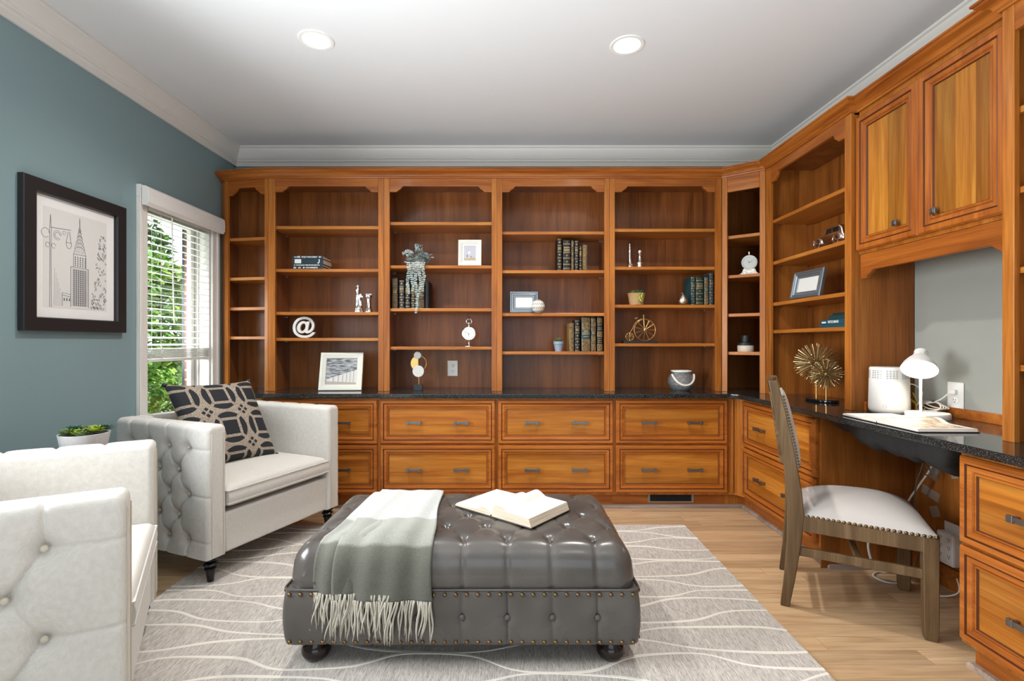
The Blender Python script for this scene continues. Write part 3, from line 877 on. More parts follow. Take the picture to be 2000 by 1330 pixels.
    # turned legs
    prof = [(0.030, AZ0+0.004), (0.034, 0.118), (0.034, 0.112), (0.024, 0.108), (0.020, 0.102), (0.030, 0.096), (0.033, 0.090), (0.030, 0.083), (0.020, 0.079), (0.018, 0.074), (0.026, 0.070), (0.027, 0.064), (0.020, 0.060), (0.0205, 0.054), (0.0145, 0.006), (0.014, 0.0)]
    for x in (0.05, W-0.05):
        for y in (0.05, D-0.05):
            wx = Matrix.Rotation(rz, 3, 'Z') @ Vector((x, y, 0)); X = wx.x+loc[0]
            zb = RZ if X > -1.545 else 0.0
            mb = MB(); mb.lathe([(r, zb+(z*(AZ0+0.004-zb)/(AZ0+0.004))) for r, z in prof[::-1]], 20)
            mb.build('leg', M['black_gloss'], t, smooth=40, loc=(x, y, 0))
    return t
make_armchair('cream tufted armchair under the window, holding the patterned cushion', (-1.37, 2.267, 0), math.atan2(0.922, 0.387))
make_armchair('near cream tufted armchair cut off at the left photo edge', (-0.97, 1.262, 0), math.atan2(0.857, -0.515))
# patterned cushion
def pillowm():
    m = NT('navy_lattice_fabric')
    uv = m.sep(m.uv())
    n = 2.45
    def cell(off):
        x = m.math('SUBTRACT', m.math('FRACT', m.math('ADD', m.math('MULTIPLY', uv[0], n), off[0])), 0.5)
        y = m.math('SUBTRACT', m.math('FRACT', m.math('ADD', m.math('MULTIPLY', uv[1], n), off[1])), 0.5)
        return m.math('ABSOLUTE', x), m.math('ABSOLUTE', y)
    def lt(a, b): return m.math('LESS_THAN', a, b)
    ax, ay = cell((0.35, 0.55))
    r = m.math('SQRT', m.math('ADD', m.math('MULTIPLY', ax, ax), m.math('MULTIPLY', ay, ay)))
    mm = m.math('MAXIMUM', ax, ay)
    inc = lt(r, 0.455)
    sq = lt(mm, 0.205)
    lens = m.math('MULTIPLY', lt(0.285, mm), lt(0.06, m.math('ABSOLUTE', m.math('SUBTRACT', ax, ay))))
    dark = m.math('MULTIPLY', inc, m.math('MAXIMUM', sq, lens))
    bx_, by = cell((0.85, 0.05))
    d1 = m.math('ADD', m.math('ABSOLUTE', m.math('SUBTRACT', bx_, 0.095)), by)
    d2 = m.math('ADD', bx_, m.math('ABSOLUTE', m.math('SUBTRACT', by, 0.095)))
    dark = m.math('MAXIMUM', dark, lt(m.math('MINIMUM', d1, d2), 0.062))
    v = m.obj()
    nz = m.noise(v, 260, 3, 0.8); nd = m.noise(v, 300, 2)
    be = m.ramp(nz, [(0.35, srgb(88,76,66)), (0.5, srgb(150,137,122)), (0.66, srgb(200,188,172))])
    c = m.mix(dark, be, m.ramp(nd, [(0.3, srgb(20,22,27)), (0.7, srgb(36,38,44))]))
    return m.bsdf(c, 0.8, bump=nz, bstr=0.3, bdist=0.001)
M['pillow'] = pillowm(); M['pillow_back'] = plain('cushion_back_linen', srgb(170,156,134), 0.85, scale=200)
def cushion(label, centre, xa, up, S=0.47, TH=0.075):
    xa = Vector(xa).normalized(); up = Vector(up).normalized(); nn = xa.cross(up); up2 = nn.cross(xa)
    R3 = Matrix((xa, up, nn)).transposed()
    t = thing('cushion', label, 'cushion', centre)
    N = 36
    def pt(u, v, sgn):
        a, b = 2*u-1, 2*v-1
        px = a*S/2*(1-0.07*(1-b*b)*abs(a)**3); py = b*S/2*(1-0.07*(1-a*a)*abs(b)**3)
        th = TH*((1-a*a)*(1-b*b))**0.42
        return R3 @ Vector((px, py, sgn*th))
    for nm_, sgn, mt in (('front_cover', 1, M['pillow']), ('back_cover', -1, M['pillow_back'])):
        mb = MB()
        P = [[tuple(pt(i/N, j/N, sgn)) for j in range(N+1)] for i in range(N+1)]
        UV = [[(i/N+1e-4, j/N+1e-4) for j in range(N+1)] for i in range(N+1)]
        mb.grid(P, uv=UV); mb.build(nm_, mt, t, smooth=180, recalc=False)
    for a in (0, 1):
        for b in (0, 1):
            mb = MB(); p = pt(a, b, 0); mb.sphere(tuple(p*0.985), 0.012, 8, 10); mb.build('corner_knot', M['black'], t, smooth=180)
    return t
# cushion leaning in the back corner of the armchair under the window
lat = Vector((0.387, 0.922, 0)); bk = Vector((-0.922, 0.387, 0)); up = Vector((0, 0, 1))
xa = (lat*0.97-bk*0.10+up*(-0.02)); upv = (up*0.90+bk*0.42-lat*0.04)
cushion('navy and beige lattice cushion with knotted corners on the armchair', Vector((-1.37, 2.267, 0))+lat*0.395+bk*0.41+up*0.685, xa, upv, S=0.485)

# ------------------------------------------------------------------ leather ottoman
OX, OY, OW, OD = -0.159, 1.70, 1.218, 0.66
ot = thing('ottoman', 'grey tufted leather ottoman with brass nails on the rug', 'ottoman', (OX, OY, 0))
RH, RV, ZTOP, ZSEAM = 0.075, 0.10, 0.428, 0.284
hwid = OW/2-0.006
def _stations(L):
    return rim(L, RH, 1, 9)
xs = np.concatenate([[RH*(1-math.cos(PI/2*i/9)) for i in range(9)], np.linspace(RH, 2*hwid-RH, 130), [2*hwid-RH*(1-math.cos(PI/2*i/9)) for i in range(8, -1, -1)]])-hwid
ys = np.concatenate([[RH*(1-math.cos(PI/2*i/9)) for i in range(9)], np.linspace(RH, OD-RH, 66), [OD-RH*(1-math.cos(PI/2*i/9)) for i in range(8, -1, -1)]])
cols = 0.1545; rows = [0.088, 0.209, 0.33, 0.451, 0.572]
tp, te = [], []
for r, y in enumerate(rows):
    for k in range(-4, 5):
        x = 0.002+k*cols+(0 if r % 2 == 0 else cols/2)
        if abs(x) < hwid-0.04: tp.append((x, y))
for p in tp:
    for q in tp:
        if 0.1 < q[1]-p[1] < 0.14 and abs(q[0]-p[0]) < cols*0.6: te.append((p, q, 0.55))
    if p[1] < 0.1: te.append((p, (p[0], -0.2), 1.0))
    if p[1] > 0.56: te.append((p, (p[0], 0.9), 1.0))
for y in rows[1::2]:
    for s in (-1, 1):
        xe = max(p[0]*s for p in tp if abs(p[1]-y) < .01); te.append(((s*xe, y), (s*0.9, y), 1.0))
X, Y = np.meshgrid(xs, ys, indexing='ij')
D = tuft(X, Y, tp, te, 0.017, 0.016, 0.0045, 0.0055)
qx = np.maximum(0, 1-(hwid-np.abs(X))/RH); qy = np.maximum(0, 1-np.minimum(Y, OD-Y)/RH)
q = np.hypot(qx, qy); qs = np.minimum(1, q)
Z = ZTOP-RV*(1-np.sqrt(np.maximum(0, 1-qs**2)))+0.006*(1-(X/hwid)**2)
sc = np.where(q > 1, 1/np.maximum(q, 1e-6), 1)
XX = np.where(qx > 0, np.sign(X)*((hwid-RH)+RH*qx*sc), X)
YY = np.where(qy > 0, np.where(Y < OD/2, RH-RH*qy*sc, OD-RH+RH*qy*sc), Y)
nx = np.where(qx > 0, np.sign(X)*qx*sc, 0)*1.0; ny = np.where(qy > 0, np.where(Y < OD/2, -1, 1)*qy*sc, 0)*1.0
nz = np.sqrt(np.maximum(0.0, 1-nx**2-ny**2))
PX, PY, PZ = XX-nx*D, YY-ny*D, Z-nz*D
mb = MB()
g = [[(PX[i, j], PY[i, j], PZ[i, j]) for j in range(len(ys))] for i in range(len(xs))]
mb.grid(g)
bd = border_idx = None
def border(g):
    n1, n2 = len(g), len(g[0])
    return [g[i][0] for i in range(n1)]+[g[n1-1][j] for j in range(1, n2)]+[g[i][n2-1] for i in range(n1-2, -1, -1)]+[g[0][j] for j in range(n2-2, 0, -1)]
bd = border(g)
R2 = []
cx, cy = 0, OD/2
for k in range(7):
    f = k/6
    z = None
    row = []
    for p in bd:
        o = 0.004*math.sin(PI*f)-0.004*f
        dx = 1 if abs(p[0]) > hwid-RH else 0; dy = 1 if (p[1] < RH or p[1] > OD-RH) else 0
        l = math.hypot(dx, dy) or 1
        row.append((p[0]+math.copysign(o*dx/l, p[0]), p[1]+(o if p[1] > cy else -o)*dy/l, p[2]+(ZSEAM-p[2])*f))
    R2.append(row)
mb.grid(R2, cv=True)
lid = mb.build('lid_cushion', M['leather'], ot, smooth=60)
for p in tp: button(lid, (p[0], p[1], ZTOP-0.0145), (0, 0, 0), 0.0085, M['leather'])
# body
mb = MB(); P = []
def rr(w, d, r, n=6):
    out = []
    for cx_, cy_, a0 in ((w/2-r, -d/2+r, -PI/2), (w/2-r, d/2-r, 0), (-w/2+r, d/2-r, PI/2), (-w/2+r, -d/2+r, PI)):
        for i in range(n+1):
            a = a0+PI/2*i/n; out.append((cx_+r*math.cos(a), cy_+r*math.sin(a)))
    return out
def subdiv(lp, step):
    out = []
    for i in range(len(lp)):
        a, b = lp[i], lp[(i+1) % len(lp)]; L = math.dist(a, b); n = max(1, int(L/step))
        for k in range(n): out.append((a[0]+(b[0]-a[0])*k/n, a[1]+(b[1]-a[1])*k/n))
    return out
lp = subdiv(rr(OW, OD, 0.03), 0.006)
OB = 0.092
fcols = [0.002+k*cols for k in range(-4, 5) if abs(0.002+k*cols) < OW/2-0.06]
scols = [0.33-OD/2+0.121*k for k in (-2, 0, 2)]
zl = np.concatenate([np.linspace(OB, OB+0.03, 5), np.linspace(OB+0.036, ZSEAM-0.034, 16), np.linspace(ZSEAM-0.028, ZSEAM-0.002, 5)])
for z in zl:
    f = (z-OB)/(ZSEAM-OB)
    bulge = 0.010*math.sin(PI*min(1, max(0, f)))**0.7
    row = []
    for x, y in lp:
        fr = abs(abs(y)-OD/2) < 0.02; sd_ = abs(abs(x)-OW/2) < 0.02
        d = 0
        cc, cv_ = (fcols, x) if fr else (scols, y)
        for c in cc:
            dd = abs(cv_-c); d = max(d, 0.005*math.exp(-(dd/0.004)**2)+0.002*math.exp(-(dd/0.02)**2)) if (fr or sd_) else d
            if fr or sd_: d += 0.010*math.exp(-((dd/0.016)**2+((z-0.190)/0.016)**2))
        nx_ = math.copysign(1, x) if sd_ else 0; ny_ = math.copysign(1, y) if fr else 0
        o = bulge-d-(0.006 if z < OB+0.006 else 0)
        row.append((x+nx_*o, y+ny_*o+OD/2, z))
    P.append(row)
b = mb.grid(P, cv=True); n = len(lp)
mb.f.append([b+k for k in range(n)]); mb.m.append(0); mb.f.append([b+(len(P)-1)*n+k for k in range(n)]); mb.m.append(0)
body = mb.build('body', M['leather'], ot, smooth=60)
mb = MB(); mb.tube([(x*1.004, y*1.004+OD/2, ZSEAM) for x, y in subdiv(rr(OW, OD, 0.03), 0.05)], 0.0045, 6, closed=True); mb.build('seam_welt', M['leather'], ot, smooth=60)
for c in fcols: button(body, (c, -0.0015, 0.190), (PI/2, 0, 0), 0.011, M['leather'])
# brass nails
mbn = MB(); mbn.lathe([(0.0072, -0.001), (0.0068, 0.0025), (0.0045, 0.0050), (1e-6, 0.0058)], 12)
nail0 = None; NN = 32
for zz in (OB+0.016, ZSEAM-0.014):
    for k in range(NN):
        x = -OW/2+0.022+(OW-0.044)*k/(NN-1)
        loc = (x, -0.0045 if zz > 0.2 else -0.005, zz)
        if nail0 is None: nail0 = mbn.build('nail', M['brass'], body, smooth=60, loc=loc, rot=(PI/2, 0, 0))
        else: children_copy(nail0, body, loc, (PI/2, 0, 0))
for s in (-1, 1):
    for zz in (OB+0.016, ZSEAM-0.014):
        for k in range(9):
            children_copy(nail0, body, (s*(OW/2+0.0045), 0.03+(OD-0.06)*k/8, zz), (0, s*PI/2, 0))
prof = [(0.030, RZ), (0.042, RZ+0.006), (0.050, RZ+0.020), (0.051, RZ+0.034), (0.046, RZ+0.048), (0.036, RZ+0.058), (0.036, RZ+0.064), (0.044, RZ+0.068), (0.046, 0.0935)]
for x in (-0.525, 0.525):
    for y in (0.075, OD-0.075):
        mb = MB(); mb.lathe(prof, 28); mb.build('bun_foot', M['black_brown'], ot, smooth=50, loc=(x, y, 0))
# ------------------------------------------------------------------ throw blanket over the ottoman
def throwm():
    m = NT('woven_throw'); uv = m.sep(m.uv()); v = m.obj()
    nz = m.noise(v, 520, 2, 0.8); wv = m.noise(v, 30, 2)
    q = m.math('ADD', uv[1], m.math('MULTIPLY', m.math('SUBTRACT', wv, 0.5), 0.012))
    c = m.ramp(q, [(0.0, srgb(186,188,186)), (0.52, srgb(184,186,183)), (0.535, srgb(146,148,139)), (0.785, srgb(138,139,130)), (0.80, srgb(92,92,82)), (1.0, srgb(88,88,79))])
    k = m.ramp(nz, [(0.36, (0.62,)*3), (0.62, (1.22,)*3)])
    c = m.mix(1.0, c, k, 'MULTIPLY')
    return m.bsdf(c, 0.95, bump=nz, bstr=0.5, bdist=0.002, sheen=0.3)
M['throw'] = throwm()
M['fringe'] = plain('throw_fringe_yarn', srgb(176,170,156), 0.95, var=0.2, scale=120)
def otto_path(s):
    """distance s from the back of the top to below the front edge -> (local y, z, ny, nz)"""
    flat = 0.53-RH
    arc = 0.14
    if s < flat: return (0.53-s, ZTOP+0.004, 0, 1)
    s -= flat
    if s < arc:
        a = s/arc*PI/2
        return (RH-RH*math.sin(a), ZTOP-RV*(1-math.cos(a)), -math.sin(a), math.cos(a))
    return (-0.003, ZTOP-RV-(s-arc), -1, 0)
SB = 0.09      # start: a bit hangs over the far edge
LT = 0.455+0.14+0.075
tb = thing('throw_blanket', 'grey and white fringed throw draped over the ottoman', 'blanket', (OX, OY, 0))
def cloth(xl0, xr0, xl1, xr1, off, smax, name, fold):
    NU, NV = 46, 90
    P, UV = [], []
    for j in range(NV+1):
        s = -0.12+(smax+0.12)*j/NV; f = j/NV
        y, z, ny_, nz_ = otto_path(max(s, -0.10))
        if s < -0.06: z -= (-0.06-s)*0.25
        row, uvr = [], []
        for i in range(NU+1):
            u = i/NU
            xl = xl0+(xl1-xl0)*min(1, f*1.06)**1.15; xr = xr0+(xr1-xr0)*f
            x = xl+(xr-xl)*u
            wv = 0.0045*math.sin(u*9+f*3.0+fold)+0.003*math.sin(u*21+f*6+fold*2)+0.003*math.sin(f*17+u*4)
            e = off+0.006+wv*(0.45+0.8*f)
            wob = 0.005*math.sin(f*11+fold)*(1 if i in (0, NU) else 0.6)
            row.append((x+wob, y+ny_*e, z+nz_*e)); uvr.append((u+1e-4, f))
        P.append(row); UV.append(uvr)
    mb = MB(); mb.grid(P, uv=UV)
    o = mb.build(name, M['throw'], tb, smooth=180)
    md = o.modifiers.new('thick', 'SOLIDIFY'); md.thickness = 0.005; md.offset = 0
    fr = MB(); rn = random.Random(int(fold*10)+5)
    last = P[-1]; nst = int(46*(xr1-xl1)/0.36)+8
    for k in range(nst):
        u = (k+rn.uniform(-.4, .4))/(nst-1)*NU; i = min(NU-1, max(0, int(u))); a, b_ = Vector(last[i]), Vector(last[i+1])
        p = a+(b_-a)*min(1, max(0, u-i)); L = rn.uniform(0.095, 0.145); dx = rn.uniform(-.02, .02)-0.008; pts = []
        w1, w2 = rn.uniform(0, 6), rn.uniform(0.002, 0.006)
        for q_ in range(8):
            h = q_/7
            pts.append((p.x+dx*h+w2*math.sin(w1+h*5), p.y-0.004-0.005*h*rn.uniform(.3, 1.5)-rn.uniform(0, .003), p.z-L*h+0.003))
        fr.tube(pts, [0.0034, 0.0036, 0.0034, 0.0032, 0.003, 0.0026, 0.002, 0.0009], 5)
    fr.build('fringe', M['fringe'], o, smooth=180)
    return o
SM = 0.455+0.14+0.074
cloth(-0.452, -0.20, -0.508, -0.25, 0.000, SM-0.020, 'under_fold', 2.3)
cloth(-0.425, -0.147, -0.434, -0.092, 0.009, SM, 'top_fold', 0.7)
# ------------------------------------------------------------------ desk chair
dc = thing('desk_chair', 'weathered wood desk chair with cream seat facing the desk', 'chair', (1.517, 2.19, 0), math.atan2(-0.883, -0.469))
def leg_poly(pts, w, d, name, parent, twist=0):
    """square-section member through pts [(x,y,z)] with widths w (x) and d (y) lists"""
    mb = MB(); P = []
    for p, a, b in zip(pts, w, d):
        P.append([(p[0]-a/2, p[1]-b/2, p[2]), (p[0]+a/2, p[1]-b/2, p[2]), (p[0]+a/2, p[1]+b/2, p[2]), (p[0]-a/2, p[1]+b/2, p[2])])
    b_ = mb.grid(P, cv=True); n = len(P)
    mb.f.append([b_, b_+1, b_+2, b_+3]); mb.m.append(0); o = b_+4*(n-1); mb.f.append([o, o+1, o+2, o+3]); mb.m.append(0)
    return mb.build(name, M['walnut'], parent, smooth=30, bevel=0.004)
for s in (-1, 1):
    leg_poly([(s*0.217, 0.222, 0.0), (s*0.217, 0.222, 0.03), (s*0.214, 0.22, 0.395)], [0.040, 0.046, 0.052], [0.040, 0.046, 0.052], 'front_leg', dc)
    pts = [(s*0.192, -0.262, 0), (s*0.192, -0.245, 0.12), (s*0.192, -0.228, 0.28), (s*0.192, -0.222, 0.40), (s*0.192, -0.228, 0.50), (s*0.192, -0.248, 0.65), (s*0.192, -0.278, 0.82), (s*0.192, -0.308, 0.965)]
    leg_poly(pts, [.034,.036,.036,.036,.036,.034,.032,.030], [.034,.042,.054,.064,.058,.050,.044,.036], 'back_post', dc)
mb = MB()
for s in (-1, 1):
    mb.prism([(s*0.236, 0.21), (s*0.214, 0.21), (s*0.188, -0.20), (s*0.208, -0.20)], 0.332, 0.396)
mb.box(-0.20, 0.20, 0.205, 0.232, 0.332, 0.396); mb.box(-0.18, 0.18, -0.225, -0.20, 0.332, 0.396)
mb.build('apron', M['walnut'], dc, bevel=0.003)
for s in (-1, 1):
    mb = MB(); mb.prism([(s*0.222, 0.20), (s*0.204, 0.20), (s*0.186, -0.215), (s*0.202, -0.215)], 0.225, 0.262); mb.build('side_stretcher', M['walnut'], dc, bevel=0.003)
mb = MB(); mb.box(-0.19, 0.19, -0.01, 0.012, 0.231, 0.257); mb.build('cross_stretcher', M['walnut'], dc, bevel=0.003)
mb = MB(); mb.box(-0.18, 0.18, -0.235, -0.215, 0.245, 0.28); mb.build('back_stretcher', M['walnut'], dc, bevel=0.003)
mb = MB()
P = []
for i in range(13):
    x = -0.178+0.356*i/12; c = 0.012*(1-(2*i/12-1)**2)
    P.append([(x, -0.312-c, 0.905), (x, -0.286-c, 0.905), (x, -0.296-c, 0.962), (x, -0.322-c, 0.962)])
b_ = mb.grid(P, cv=True); mb.f += [[b_, b_+1, b_+2, b_+3], [b_+48, b_+49, b_+50, b_+51]]; mb.m += [0, 0]
mb.build('top_rail', M['walnut'], dc, smooth=30, bevel=0.003)
mb = MB(); mb.box(-0.178, 0.178, -0.256, -0.232, 0.565, 0.605); mb.build('lower_rail', M['walnut'], dc, bevel=0.003)
for s in (-1, 1):
    mb = MB(); P = []
    for i in range(15):
        f = i/14; x = s*(0.165-0.33*f); z = 0.61+0.29*f; y = -0.265-0.045*f-(0.010 if s > 0 else 0.0)
        cx_ = 0.035*math.sin(PI*2*f)*s
        P.append([(x+cx_-0.013, y-0.006, z), (x+cx_+0.013, y-0.006, z), (x+cx_+0.013, y+0.006, z), (x+cx_-0.013, y+0.006, z)])
    b_ = mb.grid(P, cv=True); mb.f += [[b_, b_+1, b_+2, b_+3], [b_+56, b_+57, b_+58, b_+59]]; mb.m += [0, 0]
    mb.build('cross_splat', M['walnut'], dc, smooth=30)
# upholstered back pad in front of the posts
def pad(z): # y of the front plane of the posts
    t_ = (z-0.50)/(0.965-0.50); return -0.198-0.088*t_**1.25
mb = MB(); g1, g2 = [], []
NX, NZ = 22, 24
for i in range(NX+1):
    r1, r2 = [], []
    for j in range(NZ+1):
        a = 2*i/NX-1; b = 2*j/NZ-1
        z = 0.592+(0.905-0.592)*(j/NZ); th = 0.015*((1-abs(a)**4)*(1-abs(b)**4))**0.5
        r1.append((a*0.196, pad(z)+0.004+th, z)); r2.append((a*0.196, pad(z)-0.006, z))
    g1.append(r1); g2.append(r2)
mb.grid(g1); mb.grid(g2)
b1, b2 = border(g1), border(g2); mb.grid([b1, b2], cv=True)
bp = mb.build('back_pad', M['seat_linen'], dc, smooth=50)
mbn = MB(); mbn.lathe([(0.0052, -0.001), (0.0047, 0.002), (0.003, 0.0036), (1e-6, 0.0042)], 10)
nb = None
for s in (-1, 1):
    for k in range(24):
        z = 0.600+0.298*k/23; loc = (s*0.1965, pad(z)+0.003, z)
        if nb is None: nb = mbn.build('nail', M['brass'], bp, smooth=60, loc=loc, rot=(0, s*PI/2, 0))
        else: children_copy(nb, bp, loc, (0, s*PI/2, 0))
# seat
mb = MB(); g1, g2 = [], []
NX, NY = 26, 26
for i in range(NX+1):
    r1, r2 = [], []
    for j in range(NY+1):
        a = 2*i/NX-1; b = 2*j/NY-1
        hw_ = 0.200+0.043*(b+1)/2
        y = -0.205+0.445*(j/NY)
        if b > 0.9: hw_ -= 0.01*((b-0.9)/0.1)**2
        th = 0.075*((1-abs(a)**2.6)*(1-abs(b)**2.6))**0.62
        r1.append((a*hw_, y, 0.402+th)); r2.append((a*hw_, y, 0.392))
    g1.append(r1); g2.append(r2)
mb.grid(g1); mb.grid(g2); mb.grid([border(g1), border(g2)], cv=True)
st_ = mb.build('seat', M['seat_linen'], dc, smooth=50)
ng = None
for s in (-1, 1):
    for k in range(25):
        f = k/24; loc = (s*(0.201+0.043*f), -0.195+0.43*f, 0.3975)
        if k == 0 and s == -1:
            mbn = MB(); mbn.lathe([(0.0066, -0.001), (0.006, 0.0026), (0.004, 0.0045), (1e-6, 0.0053)], 10)
            ng = mbn.build('nail', M['brass'], st_, smooth=60, loc=loc, rot=(0, s*PI/2, 0))
        else: children_copy(ng, st_, loc, (0, s*PI/2, 0))
for k in range(25):
    children_copy(ng, st_, (-0.232+0.464*k/24, 0.2405, 0.3975), (-PI/2, 0, 0))

# ------------------------------------------------------------------ books
LEA = {'navy': srgb(22,26,36), 'black': srgb(20,20,20), 'green': srgb(24,48,42), 'brown': srgb(40,28,22), 'teal': srgb(30,74,86), 'slate': srgb(38,54,66), 'dteal': srgb(26,58,62), 'gold': srgb(150,118,62), 'tan': srgb(170,136,88)}
LM = {}
def lea(k):
    if k not in LM: LM[k] = plain('book_leather_'+k, LEA[k], 0.42, var=0.18, scale=60)
    return LM[k]
def gilt_field(name, dark, gold, sc, thr):
    m = NT(name); v = m.obj(); n = m.noise(v, sc, 3, 0.7, 1.2)
    c = m.ramp(n, [(thr-0.03, dark), (thr+0.03, gold)])
    return m.bsdf(c, 0.45, 0.2)
M['gilt_dense'] = gilt_field('dense_gilt_tooling', srgb(40,30,20), srgb(165,136,88), 230, 0.52)
M['gilt_fine'] = gilt_field('fine_gilt_tooling', srgb(36,30,26), srgb(150,124,86), 330, 0.54)
def book_v(label, x, y, z, w, h, d, col, style, group, rz=0.0, lean=0.0, parent_loc=None):
    """upright book, spine at local y=0 facing -y, x from 0..w"""
    t = thing('book', label, 'book', (x, y, z), rz, group)
    t.rotation_euler = (0, lean, rz)
    mb = MB(); n = 7; sp = []
    for i in range(n+1):
        a = PI*(i/n); sp.append((w/2-w/2*math.cos(a), 0.006-0.006*math.sin(a)))
    poly = [(p[0], p[1]) for p in sp]+[(w, d), (w-0.0025, d), (w-0.0025, 0.010), (0.0025, 0.010), (0.0025, d), (0, d)]
    mb.prism(poly, 0, h); mb.build('cover', lea(col), t, smooth=40)
    mb = MB(); mb.box(0.0026, w-0.0026, 0.010, d-0.004, 0.003, h-0.004); mb.build('page_block', M['page_edge'], t)
    mb = MB(); m2 = MB()
    tl = M['gilt_dense'] if col != 'brown' else M['gilt_fine']
    def flush():
        m2.build('spine_tooling', tl, t); m2.v.clear(); m2.f.clear(); m2.m.clear(); m2.uv.clear()
    def band(z0, z1, a=0.08, bld=None):
        if bld is m2 and m2.n(): flush()
        b = bld or mb; P = []
        for i in range(7):
            f = a+(1-2*a)*i/6; an = PI*f
            P.append([(w/2-w/2*math.cos(an), 0.0052-0.006*math.sin(an)-0.0006, zz) for zz in (z0, z1)])
        b.grid(P)
    def medal(zc, r):
        b = mb.n(); mb.cbox((w/2, -0.0013, zc), (r*1.2, 0.0012, r*1.2)); mb.xf(Matrix.Translation((w/2, 0, zc)) @ Matrix.Rotation(PI/4, 4, 'Y') @ Matrix.Translation((-w/2, 0, -zc)), b)
        for q in range(4):
            an = PI/2*q; mb.sphere((w/2+r*1.05*math.cos(an), -0.001, zc+r*1.05*math.sin(an)), r*0.25, 4, 6, (1, 0.3, 1))
    if style == 'bands':          # raised bands with medallions
        k = 5
        for i in range(k+1):
            zz = 0.006+(h-0.012)*i/k
            band(zz-0.0012, zz+0.0012); band(zz-0.0048, zz-0.0038, 0.12)
        for i in range(k):
            zc = 0.006+(h-0.012)*(i+0.5)/k
            if i == k-2:
                for q in range(3): band(zc-0.009+0.007*q, zc-0.0055+0.007*q, 0.22)
            else: medal(zc, min(w*0.2, 0.007))
    elif style == 'fields':       # dense tooled fields with label gaps
        for a, b_ in ((0.01, 0.24), (0.28, 0.44), (0.62, 0.68), (0.74, 0.96)): band(h*a, h*b_, 0.1, m2)
        for a in (0.26, 0.46, 0.60, 0.71): band(h*a-0.001, h*a+0.001, 0.06)
        for q in range(3): band(h*(0.50+0.03*q), h*(0.515+0.03*q), 0.25)
    elif style == 'full':
        band(h*0.01, h*0.99, 0.05, m2)
    elif style == 'two':          # two big tooled fields with a dark title panel
        band(h*0.01, h*0.36, 0.08, m2); band(h*0.64, h*0.985, 0.08, m2)
        for q, (a, s_) in enumerate(((0.60, .3), (0.565, .34), (0.53, .16), (0.49, .2), (0.42, .3))): band(h*a, h*(a+0.018), s_)
    elif style == 'blocks':       # tan blocks on dark
        for a, b_ in ((0.02, 0.22), (0.42, 0.58), (0.82, 0.97)): band(h*a, h*b_, 0.06, m2)
        for a in (0.26, 0.31, 0.37, 0.63, 0.68, 0.77): band(h*a, h*(a+0.012), 0.2)
    elif style == 'lines':
        for a in (0.06, 0.085, 0.20, 0.22, 0.40, 0.42, 0.58, 0.60, 0.86, 0.88): band(h*a, h*a+0.0022, 0.06)
        for a in (0.64, 0.69, 0.75): band(h*a, h*a+0.006, 0.2)
        medal(h*0.50, min(w*0.18, 0.006)); medal(h*0.30, min(w*0.18, 0.006)); medal(h*0.94, 0.004)
    if mb.n(): mb.build('spine_gilding', M['gold_leaf'], t)
    if m2.n(): flush()
    return t
def px2(px, Y): return (px-992)/970*Y
def row_of(shelf_z, Y, group, items):
    """items: (label, px_left, px_right, px_top, colour, style, lean)"""
    for lb, a, b, hh_, col, sty, ln in items:
        x0 = px2(a, Y); x1 = px2(b, Y)
        book_v(lb, x0, Y, shelf_z+0.0005, x1-x0-0.0012, hh_, 0.16, col, sty, group, lean=ln)
row_of(1.375, 3.575, 'old leather books on the plant shelf', [
    ('tallest gilt leather book at the left end of its row, left of the trailing plant', 765.0, 777.0, 0.222, 'brown', 'fields', 0),
    ('dark gilt leather book second from left below the trailing plant', 779.0, 790.0, 0.205, 'navy', 'bands', 0),
    ('dark gilt leather book third from left, half covered by hanging leaves', 791.0, 801.0, 0.190, 'navy', 'lines', 0),
    ('slim black book with oval gilt panel behind the hanging stems', 802.0, 812.0, 0.185, 'black', 'bands', 0),
    ('wide gilt leather book behind the longest hanging stem', 813.0, 829.0, 0.18, 'brown', 'two', 0),
    ('plain black book at the right end of the row below the plant', 830.0, 838.0, 0.195, 'black', 'none', 0)])
row_of(1.646, 3.575, 'gilt leather books in the third bay upper row', [
    ('leftmost tall black gilt book on the upper shelf of the third bay', 1088.5, 1098.0, 0.235, 'black', 'bands', 0),
    ('thick black gilt book second in the upper row of the third bay', 1099.8, 1115.0, 0.222, 'black', 'lines', 0),
    ('slim black book third in the upper row of the third bay', 1115.8, 1121.5, 0.224, 'black', 'fields', 0),
    ('black book with arched gilt panels fourth in the upper row of the third bay', 1122.5, 1130.5, 0.218, 'navy', 'bands', 0),
    ('short slim black book beside the gold book in the upper row', 1131.7, 1137.0, 0.182, 'black', 'lines', 0),
    ('short all gold tooled book at the right end of the upper row', 1138.5, 1147.5, 0.188, 'gold', 'full', 0)])
row_of(1.067, 3.575, 'gilt leather books in the third bay lower row', [
    ('short gold tooled book beside the small blue potted succulent', 1112.0, 1121.8, 0.204, 'gold', 'full', 0),
    ('dark brown gilt book second in the lower row of the third bay', 1123.2, 1133.0, 0.226, 'navy', 'bands', 0),
    ('widest tooled book with dark title panel in the lower row', 1136.0, 1153.5, 0.246, 'dteal', 'two', 0),
    ('navy gilt book fourth in the lower row of the third bay', 1154.6, 1164.6, 0.246, 'navy', 'fields', 0),
    ('black and tan block book at the right end of the lower row', 1166.5, 1177.5, 0.246, 'black', 'blocks', 0)])
